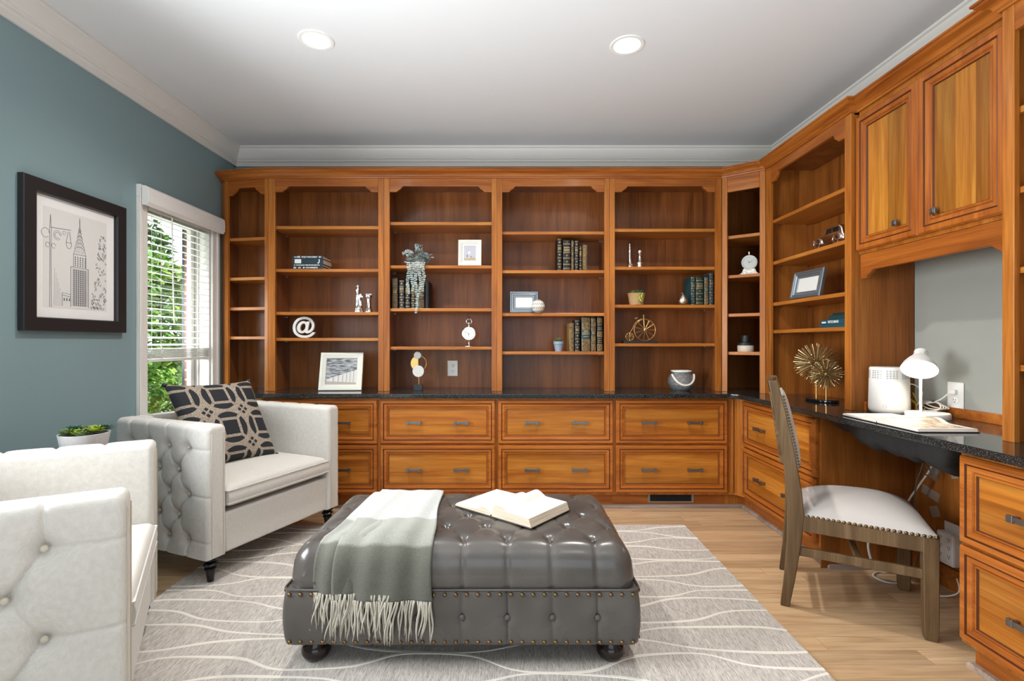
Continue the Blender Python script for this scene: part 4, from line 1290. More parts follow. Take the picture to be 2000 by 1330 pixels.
row_of(1.40, 3.575, 'green leather books beside the silver pear', [
    ('green gilt book nearest the silver pear', 1350.0, 1359.0, 0.204, 'dteal', 'bands', 0),
    ('widest green book with ruled gilt lines in the fourth bay', 1360.0, 1374.5, 0.202, 'green', 'lines', 0),
    ('green gilt book third from left in the fourth bay row', 1376.0, 1384.8, 0.204, 'dteal', 'fields', 0),
    ('tallest navy green book against the right side of the fourth bay', 1386.0, 1394.5, 0.228, 'slate', 'bands', 0)])
def book_h(label, loc, rz, L, th, d, col, group, title=None, marks=(), tcol=None):
    """lying book, spine faces -y, length along x"""
    t = thing('book', label, 'book', loc, rz, group)
    mb = MB(); c = 0.0025
    mb.box(0, L, 0.0, d, 0, c); mb.box(0, L, 0.0, d, th-c, th); mb.box(0, L, 0.0, 0.004, c, th-c); mb.build('cover', lea(col), t, bevel=0.0008)
    mb = MB(); mb.box(0.003, L-0.003, 0.004, d-0.004, c, th-c); mb.build('page_block', M['page_edge'], t)
    if title:
        mb = MB(); s, xc = title
        vs, fs = text_mesh(s, th*0.72, 0.0003, 0.0003)
        w_ = max(v[0] for v in vs)-min(v[0] for v in vs); k = min(1.0, 0.52*L/w_)
        mb.add([(L*xc+v[0]*k, -0.0006-v[2], th/2+v[1]) for v in vs], fs); mb.build('spine_title', M['white'], t)
    if marks:
        one = len(marks) > 6
        mb = MB()
        for a, b, z0, z1 in marks:
            mb.box(L*a, L*b, -0.0008, 0.0, th*z0, th*z1)
            if not one: mb.build('spine_print', M['white'], t); mb = MB()
        if one: mb.build('spine_print', M['white'], t)
    return t
Y0 = 3.545; xb = px2(571, Y0); xe = px2(630.5, Y0); LB_ = xe-xb; zz = 1.6555
def lets(a, b, n, z0, z1, seed):
    r = random.Random(seed); out = []; w_ = (b-a)/n
    for i in range(n):
        if r.random() < 0.13: continue
        out.append((a+i*w_, a+i*w_+w_*r.uniform(.45, .8), z0+r.choice((0, 0, .1)), z1))
    return out
g4 = 'dark business books lying in a stack'
book_h('lowest dark book of the stack in the first bay', (xb+0.003, Y0, zz), 0, LB_-0.006, 0.019, 0.16, 'slate', g4, None, lets(0.03, 0.85, 26, 0.25, 0.8, 1)); zz += 0.0192
book_h('second dark book from the bottom of the first bay stack', (xb, Y0, zz), 0, LB_, 0.017, 0.17, 'slate', g4, None, lets(0.06, 0.9, 30, 0.3, 0.75, 2)); zz += 0.0172
book_h('thickest slate book of the stack with a pale square mark', (xb-0.001, Y0, zz), 0, LB_+0.003, 0.038, 0.18, 'slate', g4, None, [(0.08, 0.29, 0.12, 0.9), (0.86, 0.89, 0.3, 0.9), (0.82, 0.87, 0.1, 0.3)]); zz += 0.0382
book_h('topmost dark book of the stack with a white printed title', (xb+0.001, Y0, zz), 0, LB_-0.001, 0.022, 0.165, 'slate', g4, ('PROJECT MANAGEMENT', 0.56), [(0.06, 0.16, 0.4, 0.6), (0.17, 0.20, 0.2, 0.85), (0.22, 0.25, 0.2, 0.85), (0.87, 0.90, 0.3, 0.75), (0.92, 0.94, 0.3, 0.75)])
# teal stack in the right tower: spine faces -X
g5 = 'teal books lying in the right tower'
zz = 1.2145
for lb, y0, L, th, col, ti, x_ in (('lowest teal book of the stack in the right tower', 2.815, 0.225, 0.016, 'teal', None, 1.765), ('middle teal book of the right tower stack with white title', 2.805, 0.22, 0.026, 'teal', ('KITCHENS', 0.48), 1.768),
                           ('grey green book above the titled teal book in the right tower', 2.765, 0.19, 0.022, 'dteal', None, 1.785), ('topmost green book of the stack in the right tower', 2.748, 0.17, 0.014, 'green', None, 1.795)):
    book_h(lb, (x_, y0, zz), -PI/2, L, th, 0.15, col, g5, ti, [(0.04, 0.2, 0.3, 0.6)] if ti else ()); zz += th+0.0003

# ------------------------------------------------------------------ picture frames
def picture(label, loc, rz, w, h, fw, matw, mats, lean=0.0, cat='picture frame', art=None, depth=0.018, easel=True, name='picture_frame', prof=None):
    """front faces -y; bottom centre at the origin"""
    t = thing(name, label, cat, loc, rz)
    t.rotation_euler = (-lean, 0, rz); t.location.z = loc[2]+depth*math.sin(lean)
    t.rotation_mode = 'XYZ'
    mf, mm, ma = mats
    P = prof or [(0, depth), (0, 0.002), (0.003, 0), (fw*0.45, 0), (fw*0.5, 0.003), (fw*0.75, 0.003), (fw*0.8, 0.005), (fw*0.97, 0.006), (fw, 0.010)]
    mb = MB(); rings = []
    for i_, y in P: rings.append([(-w/2+i_, y, i_), (w/2-i_, y, i_), (w/2-i_, y, h-i_), (-w/2+i_, y, h-i_)])
    rings.append([(-w/2+fw, depth, fw), (w/2-fw, depth, fw), (w/2-fw, depth, h-fw), (-w/2+fw, depth, h-fw)])
    mb.grid(rings, cu=True, cv=True); mb.build('frame', mf, t)
    mb = MB(); mb.box(-w/2+fw-0.002, w/2-fw+0.002, depth-0.006, depth-0.003, fw-0.002, h-fw+0.002); mb.build('mat_board' if matw else 'photo', mm, t)
    if matw:
        a = fw+matw
        mb = MB(); mb.box(-w/2+a, w/2-a, depth-0.0068, depth-0.006, a, h-a); mb.build('print', ma, t)
    if art: art(t, w, h, fw+matw, depth-0.0069)
    if easel:
        mb = MB(); mb.prism([(-0.02, 0.002), (0.02, 0.002), (0.012, h*0.7), (-0.012, h*0.7)], depth, depth+0.003, 'y')
        b0 = 0
        mb.xf(Matrix.Translation((0, depth, h*0.7)) @ Matrix.Rotation(lean*1.0+0.28, 4, 'X') @ Matrix.Translation((0, -depth, -h*0.7)))
        k = math.cos(lean+0.28); 
        mb.build('easel_back', M['black'], t)
    return t
M['frame_white'] = plain('white_frame', srgb(222,220,210), 0.4, var=0.02)
M['frame_silver'] = plain('grey_silver_frame', srgb(140,150,158), 0.3, 0.75, 0.08)
def photo_pier():
    m = NT('grey_photo_of_steps'); tc = m.N('ShaderNodeTexCoord'); sp = m.sep(tc.outputs['Object'])
    x, z = sp[0], sp[2]
    u = m.math('DIVIDE', m.math('ADD', x, 0.11), 0.22)
    s = m.math('FRACT', m.math('MULTIPLY', m.math('POWER', u, 1.4), 7.0))
    st = m.ramp(s, [(0.0, srgb(140,135,130)), (0.08, srgb(205,202,198)), (0.85, srgb(222,220,217)), (1.0, srgb(120,116,114))])
    top = m.math('SUBTRACT', z, m.math('ADD', 0.115, m.math('MULTIPLY', x, 0.33)))
    rail = m.ramp(m.noise(m.mapping(tc.outputs['Object'], (20, 20, 120), rot=(0, 0.6, 0)), 1, 2), [(0.4, srgb(90,92,96)), (0.6, srgb(176,178,182))])
    c = m.mix(m.math('GREATER_THAN', top, 0.0), st, rail)
    low = m.math('LESS_THAN', z, m.math('ADD', 0.062, m.math('MULTIPLY', x, -0.05)))
    c = m.mix(low, c, srgb(176,168,162))
    return m.bsdf(c, 0.15)
Yp = 3.60
picture('white photo frame with grey stair photograph on the counter', (px2(671.5, Yp)-0.008, 3.535, CT+0.0005), 0.05, 0.303, 0.275, 0.042, 0, (M['frame_white'], photo_pier(), None), lean=0.24)
def art_room(t, w, h, a, y):
    mb = MB(); mb.box(-w/2+a, w/2-a, y-0.0004, y, a, a+0.016); mb.box(0.002, 0.020, y-0.0008, y-0.0004, a+0.006, a+0.026); mb.box(0.022, 0.034, y-0.0008, y-0.0004, a+0.006, a+0.022)
    mb.build('print_detail', plain('print_tan', srgb(176,162,128), 0.4), t)
    mb = MB(); mb.box(-0.012, 0.003, y-0.0008, y-0.0004, a+0.050, a+0.066); mb.build('print_detail', M['white'], t)
    mb = MB(); mb.box(0.006, 0.012, y-0.001, y-0.0004, a+0.026, a+0.032); mb.box(-0.022, -0.017, y-0.001, y-0.0004, a+0.024, a+0.042); mb.build('print_detail', plain('print_dark', srgb(84,84,88), 0.4), t)
picture('small white frame with matted print in the second bay', (px2(917.5, 3.56), 3.555, 1.6805), 0, 0.166, 0.190, 0.026, 0.014, (M['frame_white'], M['mat_board'], plain('pale_print', srgb(186,184,194), 0.3, var=0.1)), lean=0.10, art=art_room)
M['certificate'] = gilt_field('speckled_card', srgb(150,150,150), srgb(226,226,222), 90, 0.30)
SP = [(0, 0.022), (0, 0.006), (0.004, 0.0), (0.012, 0.0), (0.016, 0.005), (0.024, 0.003), (0.030, 0.008), (0.038, 0.009), (0.042, 0.014)]
picture('grey silver frame behind the patterned ball', (px2(1023.5, 3.57), 3.57, 1.3425), 0, 0.207, 0.158, 0.042, 0, (M['frame_silver'], M['certificate'], None), lean=0.12, depth=0.022, prof=SP)
picture('leaning grey silver frame in the right tower', (1.768, 2.975, 1.3965), -PI/2+0.12, 0.25, 0.170, 0.042, 0, (M['frame_silver'], M['certificate'], None), lean=0.20, depth=0.022, prof=SP)
# wall picture: a generic tower and street lamp drawing
def art_city(t, w, h, a, y):
    mb = MB(); ln = MB()
    def stroke(pts, r=0.0011): r *= 0.9; ln.tube([(p[0], y-0.0004, p[1]) for p in pts], r, 4)
    x0, z0 = -w/2+a, a
    pw, ph = w-2*a, h-2*a
    X = lambda u: x0+pw*u
    Zf = lambda v: z0+ph*v
    def S(pts, r=0.0011): stroke([(X(p[0]), Zf(p[1])) for p in pts], r)
    # border lines
    # tower: stepped slab with tapering crown
    for q in ((0.40, 0.02, 0.44), (0.68, 0.02, 0.44)): S([(q[0], q[1]), (q[0], q[2])], 0.0014)
    S([(0.40, 0.44), (0.68, 0.44)], 0.0013); S([(0.44, 0.44), (0.44, 0.58)]); S([(0.64, 0.44), (0.64, 0.58)]); S([(0.44, 0.58), (0.64, 0.58)])
    for k in range(5):
        r_ = 0.095-0.017*k; zc = 0.58+0.055*k
        S([(0.54-r_*math.cos(PI*i/10), zc+0.085*r_/0.095*math.sin(PI*i/10)) for i in range(11)], 0.0011)
    S([(0.53, 0.83), (0.54, 0.97), (0.55, 0.83)], 0.0011)
    for i in range(7):
        u = 0.43+0.25*i/7
        S([(u, 0.03), (u, 0.43)], 0.0006)
    for j in range(18):
        v = 0.04+0.39*j/18
        for i in range(6):
            u = 0.437+0.25*i/7; mb.cbox((X(u+0.012), y-0.0003, Zf(v)), (0.006, 0.0006, 0.008))
    for j in range(5):
        v = 0.46+0.11*j/5
        for i in range(5): mb.cbox((X(0.47+0.04*i), y-0.0003, Zf(v)), (0.005, 0.0006, 0.007))
    for i in range(34):
        v = 0.03+0.40*i/34; S([(0.635+0.01*(i % 3), v), (0.676, v+0.012)], 0.0005)
    for k in range(5):
        r_ = 0.080-0.014*k; zc = 0.585+0.055*k
        for q in range(7): S([(0.54+r_*math.cos(PI*(q+1)/8)*0.75, zc+0.01), (0.54+r_*math.cos(PI*(q+1)/8), zc+0.02+0.045*math.sin(PI*(q+1)/8))], 0.0005)
    # low building
    S([(0.27, 0.02), (0.27, 0.16), (0.40, 0.145)]); S([(0.27, 0.135), (0.40, 0.12)])
    for i in range(3): mb.cbox((X(0.30+0.04*i), y-0.0003, Zf(0.09)), (0.006, 0.0006, 0.014))
    gm = plain('graphite', srgb(104,102,108), 0.7)
    ln.build('tower_lines', gm, t); ln.v.clear(); ln.f.clear(); ln.m.clear(); ln.uv.clear()
    # street lamp
    for o in (-0.012, 0.012): S([(0.10+o, 0.0), (0.10+o*0.7, 0.55), (0.10+o, 0.78), (0.10, 0.93)], 0.0012)
    S([(0.10, 0.80), (0.40, 0.82)], 0.0014)
    for rr_, cx_, cz_ in ((0.055, 0.20, 0.735), (0.035, 0.20, 0.735), (0.022, 0.30, 0.775), (0.028, 0.06, 0.62), (0.028, 0.145, 0.62), (0.055, 0.03, 0.735)):
        S([(cx_+rr_*math.cos(i*PI/8), cz_+rr_*0.85*math.sin(i*PI/8)) for i in range(15)], 0.0010)
    S([(0.36, 0.80), (0.33, 0.69), (0.33, 0.66), (0.35, 0.625), (0.39, 0.625), (0.41, 0.66), (0.40, 0.69), (0.38, 0.80)], 0.0012); S([(0.33, 0.685), (0.41, 0.685)], 0.0012)
    ln.build('street_lamp_lines', gm, t); ln.v.clear(); ln.f.clear(); ln.m.clear(); ln.uv.clear()
    # foliage scribbles
    rn = random.Random(4)
    for k in range(120):
        v = rn.random()**1.5; u = 0.72+0.26*rn.random()*(1-0.45*v)+0.16*v
        if u > 0.985: continue
        S([(u+0.012*math.cos(i*1.1+k)*(1+0.5*math.sin(i*2.7+k)), 0.02+v*0.82+0.010*math.sin(i*1.3+k*2)*(1+0.6*math.cos(i*3.1))) for i in range(8)], 0.0006)
    for k in range(6): S([(0.15+0.02*k, 0.02), (0.16+0.02*k, 0.40-0.05*k)], 0.0004)
    ln.build('foliage_lines', gm, t); mb.build('drawing_windows', gm, t)
wp = picture('black framed pencil drawing of a tower and street lamp', (XL+0.030, 2.403, 1.183), PI/2, 0.572, 0.675, 0.062, 0.048, (M['black_frame'], M['mat_board'], plain('sketch_paper', srgb(212,211,208), 0.6, var=0.02)), art=art_city, depth=0.028, easel=False, cat='picture', name='wall_picture',
             prof=[(0, 0.028), (0, 0.003), (0.003, 0), (0.058, 0), (0.062, 0.008)])
# ------------------------------------------------------------------ shelf ornaments
def lathe_part(name, parent, prof, mat, n=24, loc=(0,0,0), rot=None, smooth=45):
    mb = MB(); mb.lathe(prof, n); return mb.build(name, mat, parent, smooth=smooth, loc=loc, rot=rot)
# at sign
t = thing('at_sign', 'white at sign standing on the shelf below the chess pieces', 'ornament', (px2(594, 3.56), 3.555, 1.1645), 0.22)
vs, fs = text_mesh('@', 0.175, 0.022, 0.0035)
z0 = min(v[1] for v in vs); mb = MB(); xc = (min(v[0] for v in vs)+max(v[0] for v in vs))/2
k = 0.152/(max(v[1] for v in vs)-z0)
mb.add([((v[0]-xc)*k, 0.03-v[2]*1.0, (v[1]-z0)*k) for v in vs], fs); mb.build('letter', M['white_matte'], t, smooth=40)
# chess pieces
CH = 'silver chess piece ornaments'
t = thing('chess_piece', 'silver chess king and knight ornament in the first bay', 'chess ornament', (px2(701, 3.58), 3.58, 1.3495), 0, CH)
lathe_part('base', t, [(0.034, 0), (0.034, 0.010), (0.028, 0.014), (0.032, 0.020), (0.031, 0.028), (0.022, 0.034), (0.024, 0.042), (0.018, 0.048)], M['chrome'])
lathe_part('king_body', t, [(0.018, 0.046), (0.016, 0.08), (0.010, 0.125), (0.013, 0.13), (0.009, 0.134), (0.011, 0.145), (0.017, 0.158), (0.013, 0.170), (0.006, 0.172), (0.004, 0.178)], M['chrome'], loc=(-0.008, 0, 0))
mb = MB(); mb.cbox((-0.008, 0, 0.186), (0.006, 0.005, 0.024)); mb.cbox((-0.008, 0, 0.188), (0.020, 0.005, 0.006)); mb.build('cross', M['chrome'], t, bevel=0.0015)
mb = MB(); mb.prism([(0.0, 0.045), (0.026, 0.045), (0.022, 0.07), (0.012, 0.095), (0.014, 0.105), (0.026, 0.100), (0.034, 0.103), (0.035, 0.111), (0.022, 0.126), (0.018, 0.140), (0.012, 0.132), (0.002, 0.128), (-0.006, 0.11), (-0.008, 0.08)], -0.011, 0.011, 'y')
mb.build('knight_head', M['chrome'], t, bevel=0.004, smooth=40)
t = thing('chess_piece', 'silver chess rook ornament right of the king ornament', 'chess ornament', (px2(721, 3.58), 3.575, 1.3495), 0, CH)
lathe_part('body', t, [(0.026, 0), (0.026, 0.010), (0.021, 0.016), (0.024, 0.026), (0.017, 0.034), (0.014, 0.085), (0.017, 0.10), (0.022, 0.108), (0.023, 0.122)], M['chrome'])
mb = MB()
for k in range(6):
    a = k*PI/3; mb.cbox((0.0175*math.cos(a), 0.0175*math.sin(a), 0.127), (0.010, 0.010, 0.012))
mb.build('battlement', M['chrome'], t, bevel=0.001)
t = thing('chess_piece', 'tall slim silver chess bishop ornament in the fourth bay', 'chess ornament', (px2(1230, 3.58), 3.58, 1.6715), 0, CH)
lathe_part('body', t, [(0.023, 0), (0.023, 0.008), (0.017, 0.014), (0.020, 0.022), (0.013, 0.032), (0.0075, 0.10), (0.0085, 0.128), (0.0105, 0.131), (0.007, 0.136), (0.0085, 0.146), (0.0065, 0.156)], M['chrome'])
lathe_part('finial', t, [(1e-6, 0.152), (0.006, 0.158), (0.004, 0.163), (0.006, 0.170), (1e-6, 0.176)], M['chrome'])
t = thing('chess_piece', 'round headed silver chess pawn ornament in the fourth bay', 'chess ornament', (px2(1249.5, 3.58), 3.58, 1.6715), 0, CH)
lathe_part('body', t, [(0.027, 0), (0.027, 0.010), (0.023, 0.020), (0.026, 0.034), (0.016, 0.046), (0.011, 0.085), (0.016, 0.090), (0.012, 0.096)], M['chrome'])
mb = MB(); mb.sphere((0, 0, 0.112), 0.0185, 14, 18); mb.build('head', M['chrome'], t, smooth=180)
# leaves helper
def leaf(mb, p, d, up, L, W, curl=0.2, fold=0.15, ns=5):
    d = Vector(d).normalized(); up = Vector(up); s = d.cross(up)
    if s.length < 1e-4: s = d.cross(Vector((1, 0, 0.1)))
    s.normalize(); nn = s.cross(d)
    P = []
    for i in range(ns+1):
        f = i/ns; w = W*math.sin(PI*min(1, f**0.8*0.97+0.03))**0.8
        c = Vector(p)+d*(L*f)+nn*(L*curl*(f*f-f*0.3))
        P.append([tuple(c-s*w/2+nn*w*fold), tuple(c), tuple(c+s*w/2+nn*w*fold)])
    mb.grid(P)
def leafmat(name, c1, c2, rough=0.5):
    m = NT(name); v = m.obj(); n = m.noise(v, 60, 2); c = m.ramp(n, [(0.35, c1), (0.65, c2)]); return m.bsdf(c, rough)
M['euc'] = leafmat('dusty_eucalyptus_leaf', srgb(120,142,142), srgb(196,208,202))
M['euc_stem'] = plain('pale_stem', srgb(140,152,136), 0.6)
M['succ'] = leafmat('succulent_leaf', srgb(66,104,60), srgb(140,160,98))
M['succ_y'] = leafmat('bright_succulent_leaf', srgb(96,140,30), srgb(190,200,80))
M['succ_d'] = leafmat('blue_green_succulent_leaf', srgb(40,84,64), srgb(92,130,112))
# trailing plant
t = thing('trailing_plant', 'dusty green trailing plant hanging over the second bay shelf', 'plant', (px2(818, 3.58), 3.60, 1.6805))
lathe_part('pot', t, [(0.030, 0), (0.040, 0.05), (0.042, 0.052), (0.036, 0.052)], M['white_matte'])
rn = random.Random(21); mb = MB()
for k in range(165):
    a = rn.uniform(0, 2*PI); el = rn.uniform(0.0, 1.4); R_ = 0.085*rn.uniform(0.35, 1.0)
    p = Vector((R_*math.cos(a)*math.cos(el)*1.05, R_*math.sin(a)*math.cos(el)*0.8-0.02, 0.038+R_*math.sin(el)*0.75+rn.uniform(-.03, .02)))
    p.y = min(p.y, 0.1)
    d = Vector((math.cos(a)+rn.uniform(-.4, .4), math.sin(a)*0.6-0.4, rn.uniform(-.4, .7)))
    leaf(mb, p, d, (rn.uniform(-1, 1), -0.6, 1), rn.uniform(0.020, 0.032), rn.uniform(0.018, 0.030), 0.1, 0.1, 4)
for k in range(16):
    f = k/16; p = (-0.05-0.065*f, -0.03, 0.095+0.012*math.sin(f*4)); leaf(mb, p, (rn.uniform(-.3, .1), -0.3, (1 if k % 2 else -1)*0.8), (0, -1, 0.3), 0.016, 0.009, 0.1, 0.1, 3)
for k in range(40):
    p = (rn.uniform(-.02, .02), -0.03+rn.uniform(-.02, .02), 0.12+rn.uniform(-.02, .025)); leaf(mb, p, (rn.uniform(-1, 1), -.5, rn.uniform(-.2, 1)), (0, -1, 1), 0.022, 0.020, 0.1, 0.1, 4)
mb.build('foliage', M['euc'], t, smooth=180)
for k, (x, L) in enumerate(((-0.060, 0.21), (-0.032, 0.19), (-0.004, 0.345), (0.022, 0.21), (0.046, 0.19))):
    L += 0.02
    pts = [(x*0.6, -0.02, 0.04), (x*0.9, -0.07, 0.045), (x, -0.093, 0.015)]+[(x+0.006*math.sin(q*0.9+k), -0.096-0.003*math.sin(q), 0.015-L*q/9) for q in range(1, 10)]
    sm = MB(); sm.tube(pts, 0.0014, 5); st = sm.build('hanging_stem', M['euc_stem'], t, smooth=180)
    mb = MB(); nlv = int(L/0.0125)
    for q in range(nlv):
        f = q/nlv; i = 2+f*9; j = min(len(pts)-2, int(i)); p = Vector(pts[j])+(Vector(pts[j+1])-Vector(pts[j]))*(i-j)
        for sgn in (-1, 1):
            leaf(mb, p, (sgn*1.0, -0.35+rn.uniform(-.3, .2), -0.35+rn.uniform(-.3, .3)), (0, -1, 0.4), 0.019*(1-0.35*f)*rn.uniform(.8, 1.1), 0.011*(1-0.3*f), 0.05, 0.12, 4)
    mb.build('stem_leaves', M['euc'], st, smooth=180)
# pocket watch clock
t = thing('table_clock', 'silver pocket watch clock on a round foot in the second bay', 'clock', (px2(916, 3.57), 3.575, 1.1025))
lathe_part('foot', t, [(0.036, 0), (0.036, 0.003), (0.018, 0.008), (0.008, 0.016), (0.006, 0.030), (0.009, 0.036), (0.005, 0.042)], M['chrome'])
lathe_part('case', t, [(0.042, 0), (0.050, 0.004), (0.0505, 0.012), (0.049, 0.022), (0.044, 0.024)], M['chrome'], 40, (0, 0.012, 0.092), (PI/2, 0, 0))
fc = lathe_part('dial', t, [(1e-6, 0), (0.0445, 0)], M['white'], 40, (0, -0.0125, 0.092), (PI/2, 0, 0))
mb = MB()
for k in range(12):
    a = k*PI/6; b = mb.n(); mb.cbox((0, 0.034, 0.0004), (0.0016, 0.010, 0.0006)); mb.xf(Matrix.Rotation(a, 4, 'Z'), b)
mb.build('hour_marks', M['black'], fc)
for a, L, w_ in ((rad(175), 0.020, 0.003), (rad(67), 0.032, 0.002)):
    mb = MB(); mb.prism([(-w_/2, -0.004), (w_/2, -0.004), (0.0004, L), (-0.0004, L)], 0.001, 0.0018); mb.xf(Matrix.Rotation(a, 4, 'Z')); mb.build('hand', M['black'], fc)
lathe_part('crown_stem', t, [(0.008, 0.14), (0.0085, 0.148), (0.006, 0.152), (0.006, 0.160), (0.009, 0.163), (0.009, 0.170), (1e-6, 0.173)], M['chrome'])
mb = MB(); mb.tube([(0.019*math.cos(a*PI/12), 0.0, 0.180+0.019*math.sin(a*PI/12)) for a in range(24)], 0.0022, 6, closed=True); mb.build('bow', M['chrome'], t, smooth=180)
mb = MB(); mb.sphere((0, 0, 0.205), 0.006, 8, 10, (1, 1, 1.3)); mb.build('top_loop', M['black'], t, smooth=180)
# disc sculpture
t = thing('disc_sculpture', 'gold and stone disc sculpture on a black marble block', 'sculpture', (px2(817, 3.55), 3.555, CT))
mb = MB(); mb.box(-0.031, 0.031, -0.02, 0.02, 0, 0.044); mb.build('block', plain('black_marble', srgb(42,44,46), 0.25, var=0.5, scale=40), t, bevel=0.0015)
mb = MB(); mb.tube([(0.003, 0, 0.044), (0.003, 0, 0.13)], 0.0022, 8); mb.build('stem', M['gold'], t, smooth=60)
def disc(name, x, z, r, y, mat, th=0.006):
    mb = MB(); mb.lathe([(1e-6, 0), (r-0.001, 0), (r, 0.001), (r, th-0.001), (r-0.001, th), (1e-6, th)], 36); mb.build(name, mat, t, smooth=40, loc=(x, y, z), rot=(PI/2, 0, 0))
disc('stone_disc', 0.0, 0.139, 0.041, -0.002, M['concrete'])
disc('grey_disc', -0.006, 0.253, 0.026, 0.0, plain('rough_grey_disc', srgb(168,164,162), 0.7, var=0.2, scale=200))
mb = MB(); mb.prism([(0.0, -0.054)]+[(-0.054*math.sin(a*PI/20), -0.054*math.cos(a*PI/20)) for a in range(1, 20)]+[(0.0, 0.054)], 0.003, 0.006, 'y'); mb.build('half_disc', M['gold'], t, loc=(-0.002, 0, 0.195))
mb = MB(); mb.tube([(0.002+0.054*math.sin(a*PI/24), 0.005, 0.195+0.054*math.cos(a*PI/24)) for a in range(25)], 0.0017, 6); mb.build('half_ring', M['gold'], t, smooth=180)
# duplex outlets
def outlet(label, loc, rz, w=0.078, h=0.118, group=None):
    t = thing('power_outlet', label, 'power outlet', loc, rz)
    mb = MB(); mb.box(-w/2, w/2, -0.006, 0, -h/2, h/2); mb.build('plate', M['white'], t, bevel=0.0025)
    for s in (-1, 1):
        mb = MB(); mb.lathe([(0.0165, -0.001), (0.0165, 0.0015), (0.0155, 0.002), (1e-6, 0.002)], 24); rc = mb.build('receptacle', M['white_matte'], t, smooth=40, loc=(0, -0.006, s*0.021), rot=(PI/2, 0, 0))
        mb = MB()
        for x in (-0.006, 0.006): mb.cbox((x, 0.004, 0.0022), (0.002, 0.008, 0.0008))
        mb.lathe([(1e-6, 0.0026), (0.0025, 0.0026), (0.0025, 0.002)], 10, (0, -0.007, 0)); mb.build('slots', M['dark_slot'], rc)
    return t
outlet('white duplex outlet on the second bay back panel', (px2(884, 3.80), 3.8065, 0.934), 0)
outlet('white duplex outlet on the grey wall by the lamp', (XR-0.001, 2.28, 0.886), -PI/2, 0.082, 0.126)
# patterned ball
t = thing('ornament_ball', 'cream ball with carved lattice in front of the grey frame', 'ornament', (px2(1051, 3.53), 3.530, 1.3415))
def ballm():
    m = NT('carved_cream_ball'); tc = m.N('ShaderNodeTexCoord'); sp = m.sep(tc.outputs['Object'])
    an = m.math('ARCTAN2', sp[0], sp[1]); 
    s = m.math('SINE', m.math('ADD', m.math('MULTIPLY', an, 20), m.math('MULTIPLY', sp[2], 260)))
    zz_ = m.math('SINE', m.math('MULTIPLY', sp[2], 230))
    d = m.math('MULTIPLY', m.math('GREATER_THAN', s, 0.25), m.math('GREATER_THAN', zz_, -0.35))
    c = m.mix(d, srgb(220,214,204), srgb(120,110,102)); return m.bsdf(c, 0.6)
mb = MB(); mb.sphere((0, 0, 0.047), 0.0475, 20, 28); mb.build('shell', ballm(), t, smooth=180)
# small succulent in blue pot
def succulent(mb, c, R_, n, rn, mat=None, up=0.6, w=0.35):
    for k in range(n):
        f = k/n; a = k*2.4; el = (0.15+1.2*f)*up
        d = (math.cos(a)*math.cos(el), math.sin(a)*math.cos(el), math.sin(el)); leaf(mb, c, d, (0, 0, 1), R_*(1.0-0.45*f), R_*w, 0.15, 0.25, 5)
t = thing('potted_succulent', 'small succulent in a pale blue pot beside the lower books', 'plant', (px2(1091, 3.56), 3.565, 1.0675))
lathe_part('pot', t, [(0.024, 0), (0.033, 0.050), (0.036, 0.052), (0.037, 0.070), (0.034, 0.072), (0.033, 0.064)], plain('blue_grey_pot', srgb(136,150,168), 0.55, var=0.05))
mb = MB(); mb.lathe([(1e-6, 0.064), (0.033, 0.064)], 20); mb.build('soil', M['black'], t)
rn = random.Random(5); mb = MB(); succulent(mb, (0, 0, 0.066), 0.052, 16, rn, up=0.9); mb.build('leaves', M['succ'], t, smooth=180)
# basket plant
t = thing('basket_plant', 'green succulents in a woven basket in the fourth bay', 'plant', (px2(1244, 3.56), 3.575, 1.4005))
def basketm():
    m = NT('woven_basket'); tc = m.N('ShaderNodeTexCoord'); sp = m.sep(tc.outputs['Object']); an = m.math('ARCTAN2', sp[0], sp[1])
    s = m.math('MULTIPLY', m.math('SINE', m.math('MULTIPLY', an, 26)), m.math('SINE', m.math('MULTIPLY', sp[2], 560)))
    c = m.ramp(m.math('MULTIPLY_ADD', s, 0.5, 0.5), [(0.2, srgb(140,104,62)), (0.8, srgb(212,178,128))]); return m.bsdf(c, 0.8, bump=s, bstr=0.6, bdist=0.003)
lathe_part('basket', t, [(0.048, 0), (0.056, 0.055), (0.062, 0.080), (0.064, 0.084), (0.058, 0.084), (0.055, 0.070)], basketm(), 30)
mb = MB(); mb.lathe([(1e-6, 0.072), (0.055, 0.072)], 20); mb.build('soil', M['black'], t)
mb = MB(); succulent(mb, (-0.026, -0.012, 0.078), 0.045, 14, rn, up=1.0, w=0.25); succulent(mb, (0.010, 0.015, 0.080), 0.05, 12, rn, up=1.1, w=0.2); mb.build('leaves', leafmat('grass_green_leaf', srgb(58,108,44), srgb(120,160,70)), t, smooth=180)
mb = MB(); succulent(mb, (0.028, -0.014, 0.078), 0.045, 18, rn, up=0.9, w=0.4); mb.build('leaves', M['succ_d'], t, smooth=180)
mb = MB()
for k in range(26):
    f = k/26; leaf(mb, (0.012+0.01*math.sin(k*1.3), -0.062+0.008*f, 0.08-0.055*f), (math.sin(k*2.1), -0.5, -0.4), (0, -1, 0), 0.011, 0.009, 0.1, 0.1, 3)
mb.build('trailing_leaves', M['succ_y'], t, smooth=180)
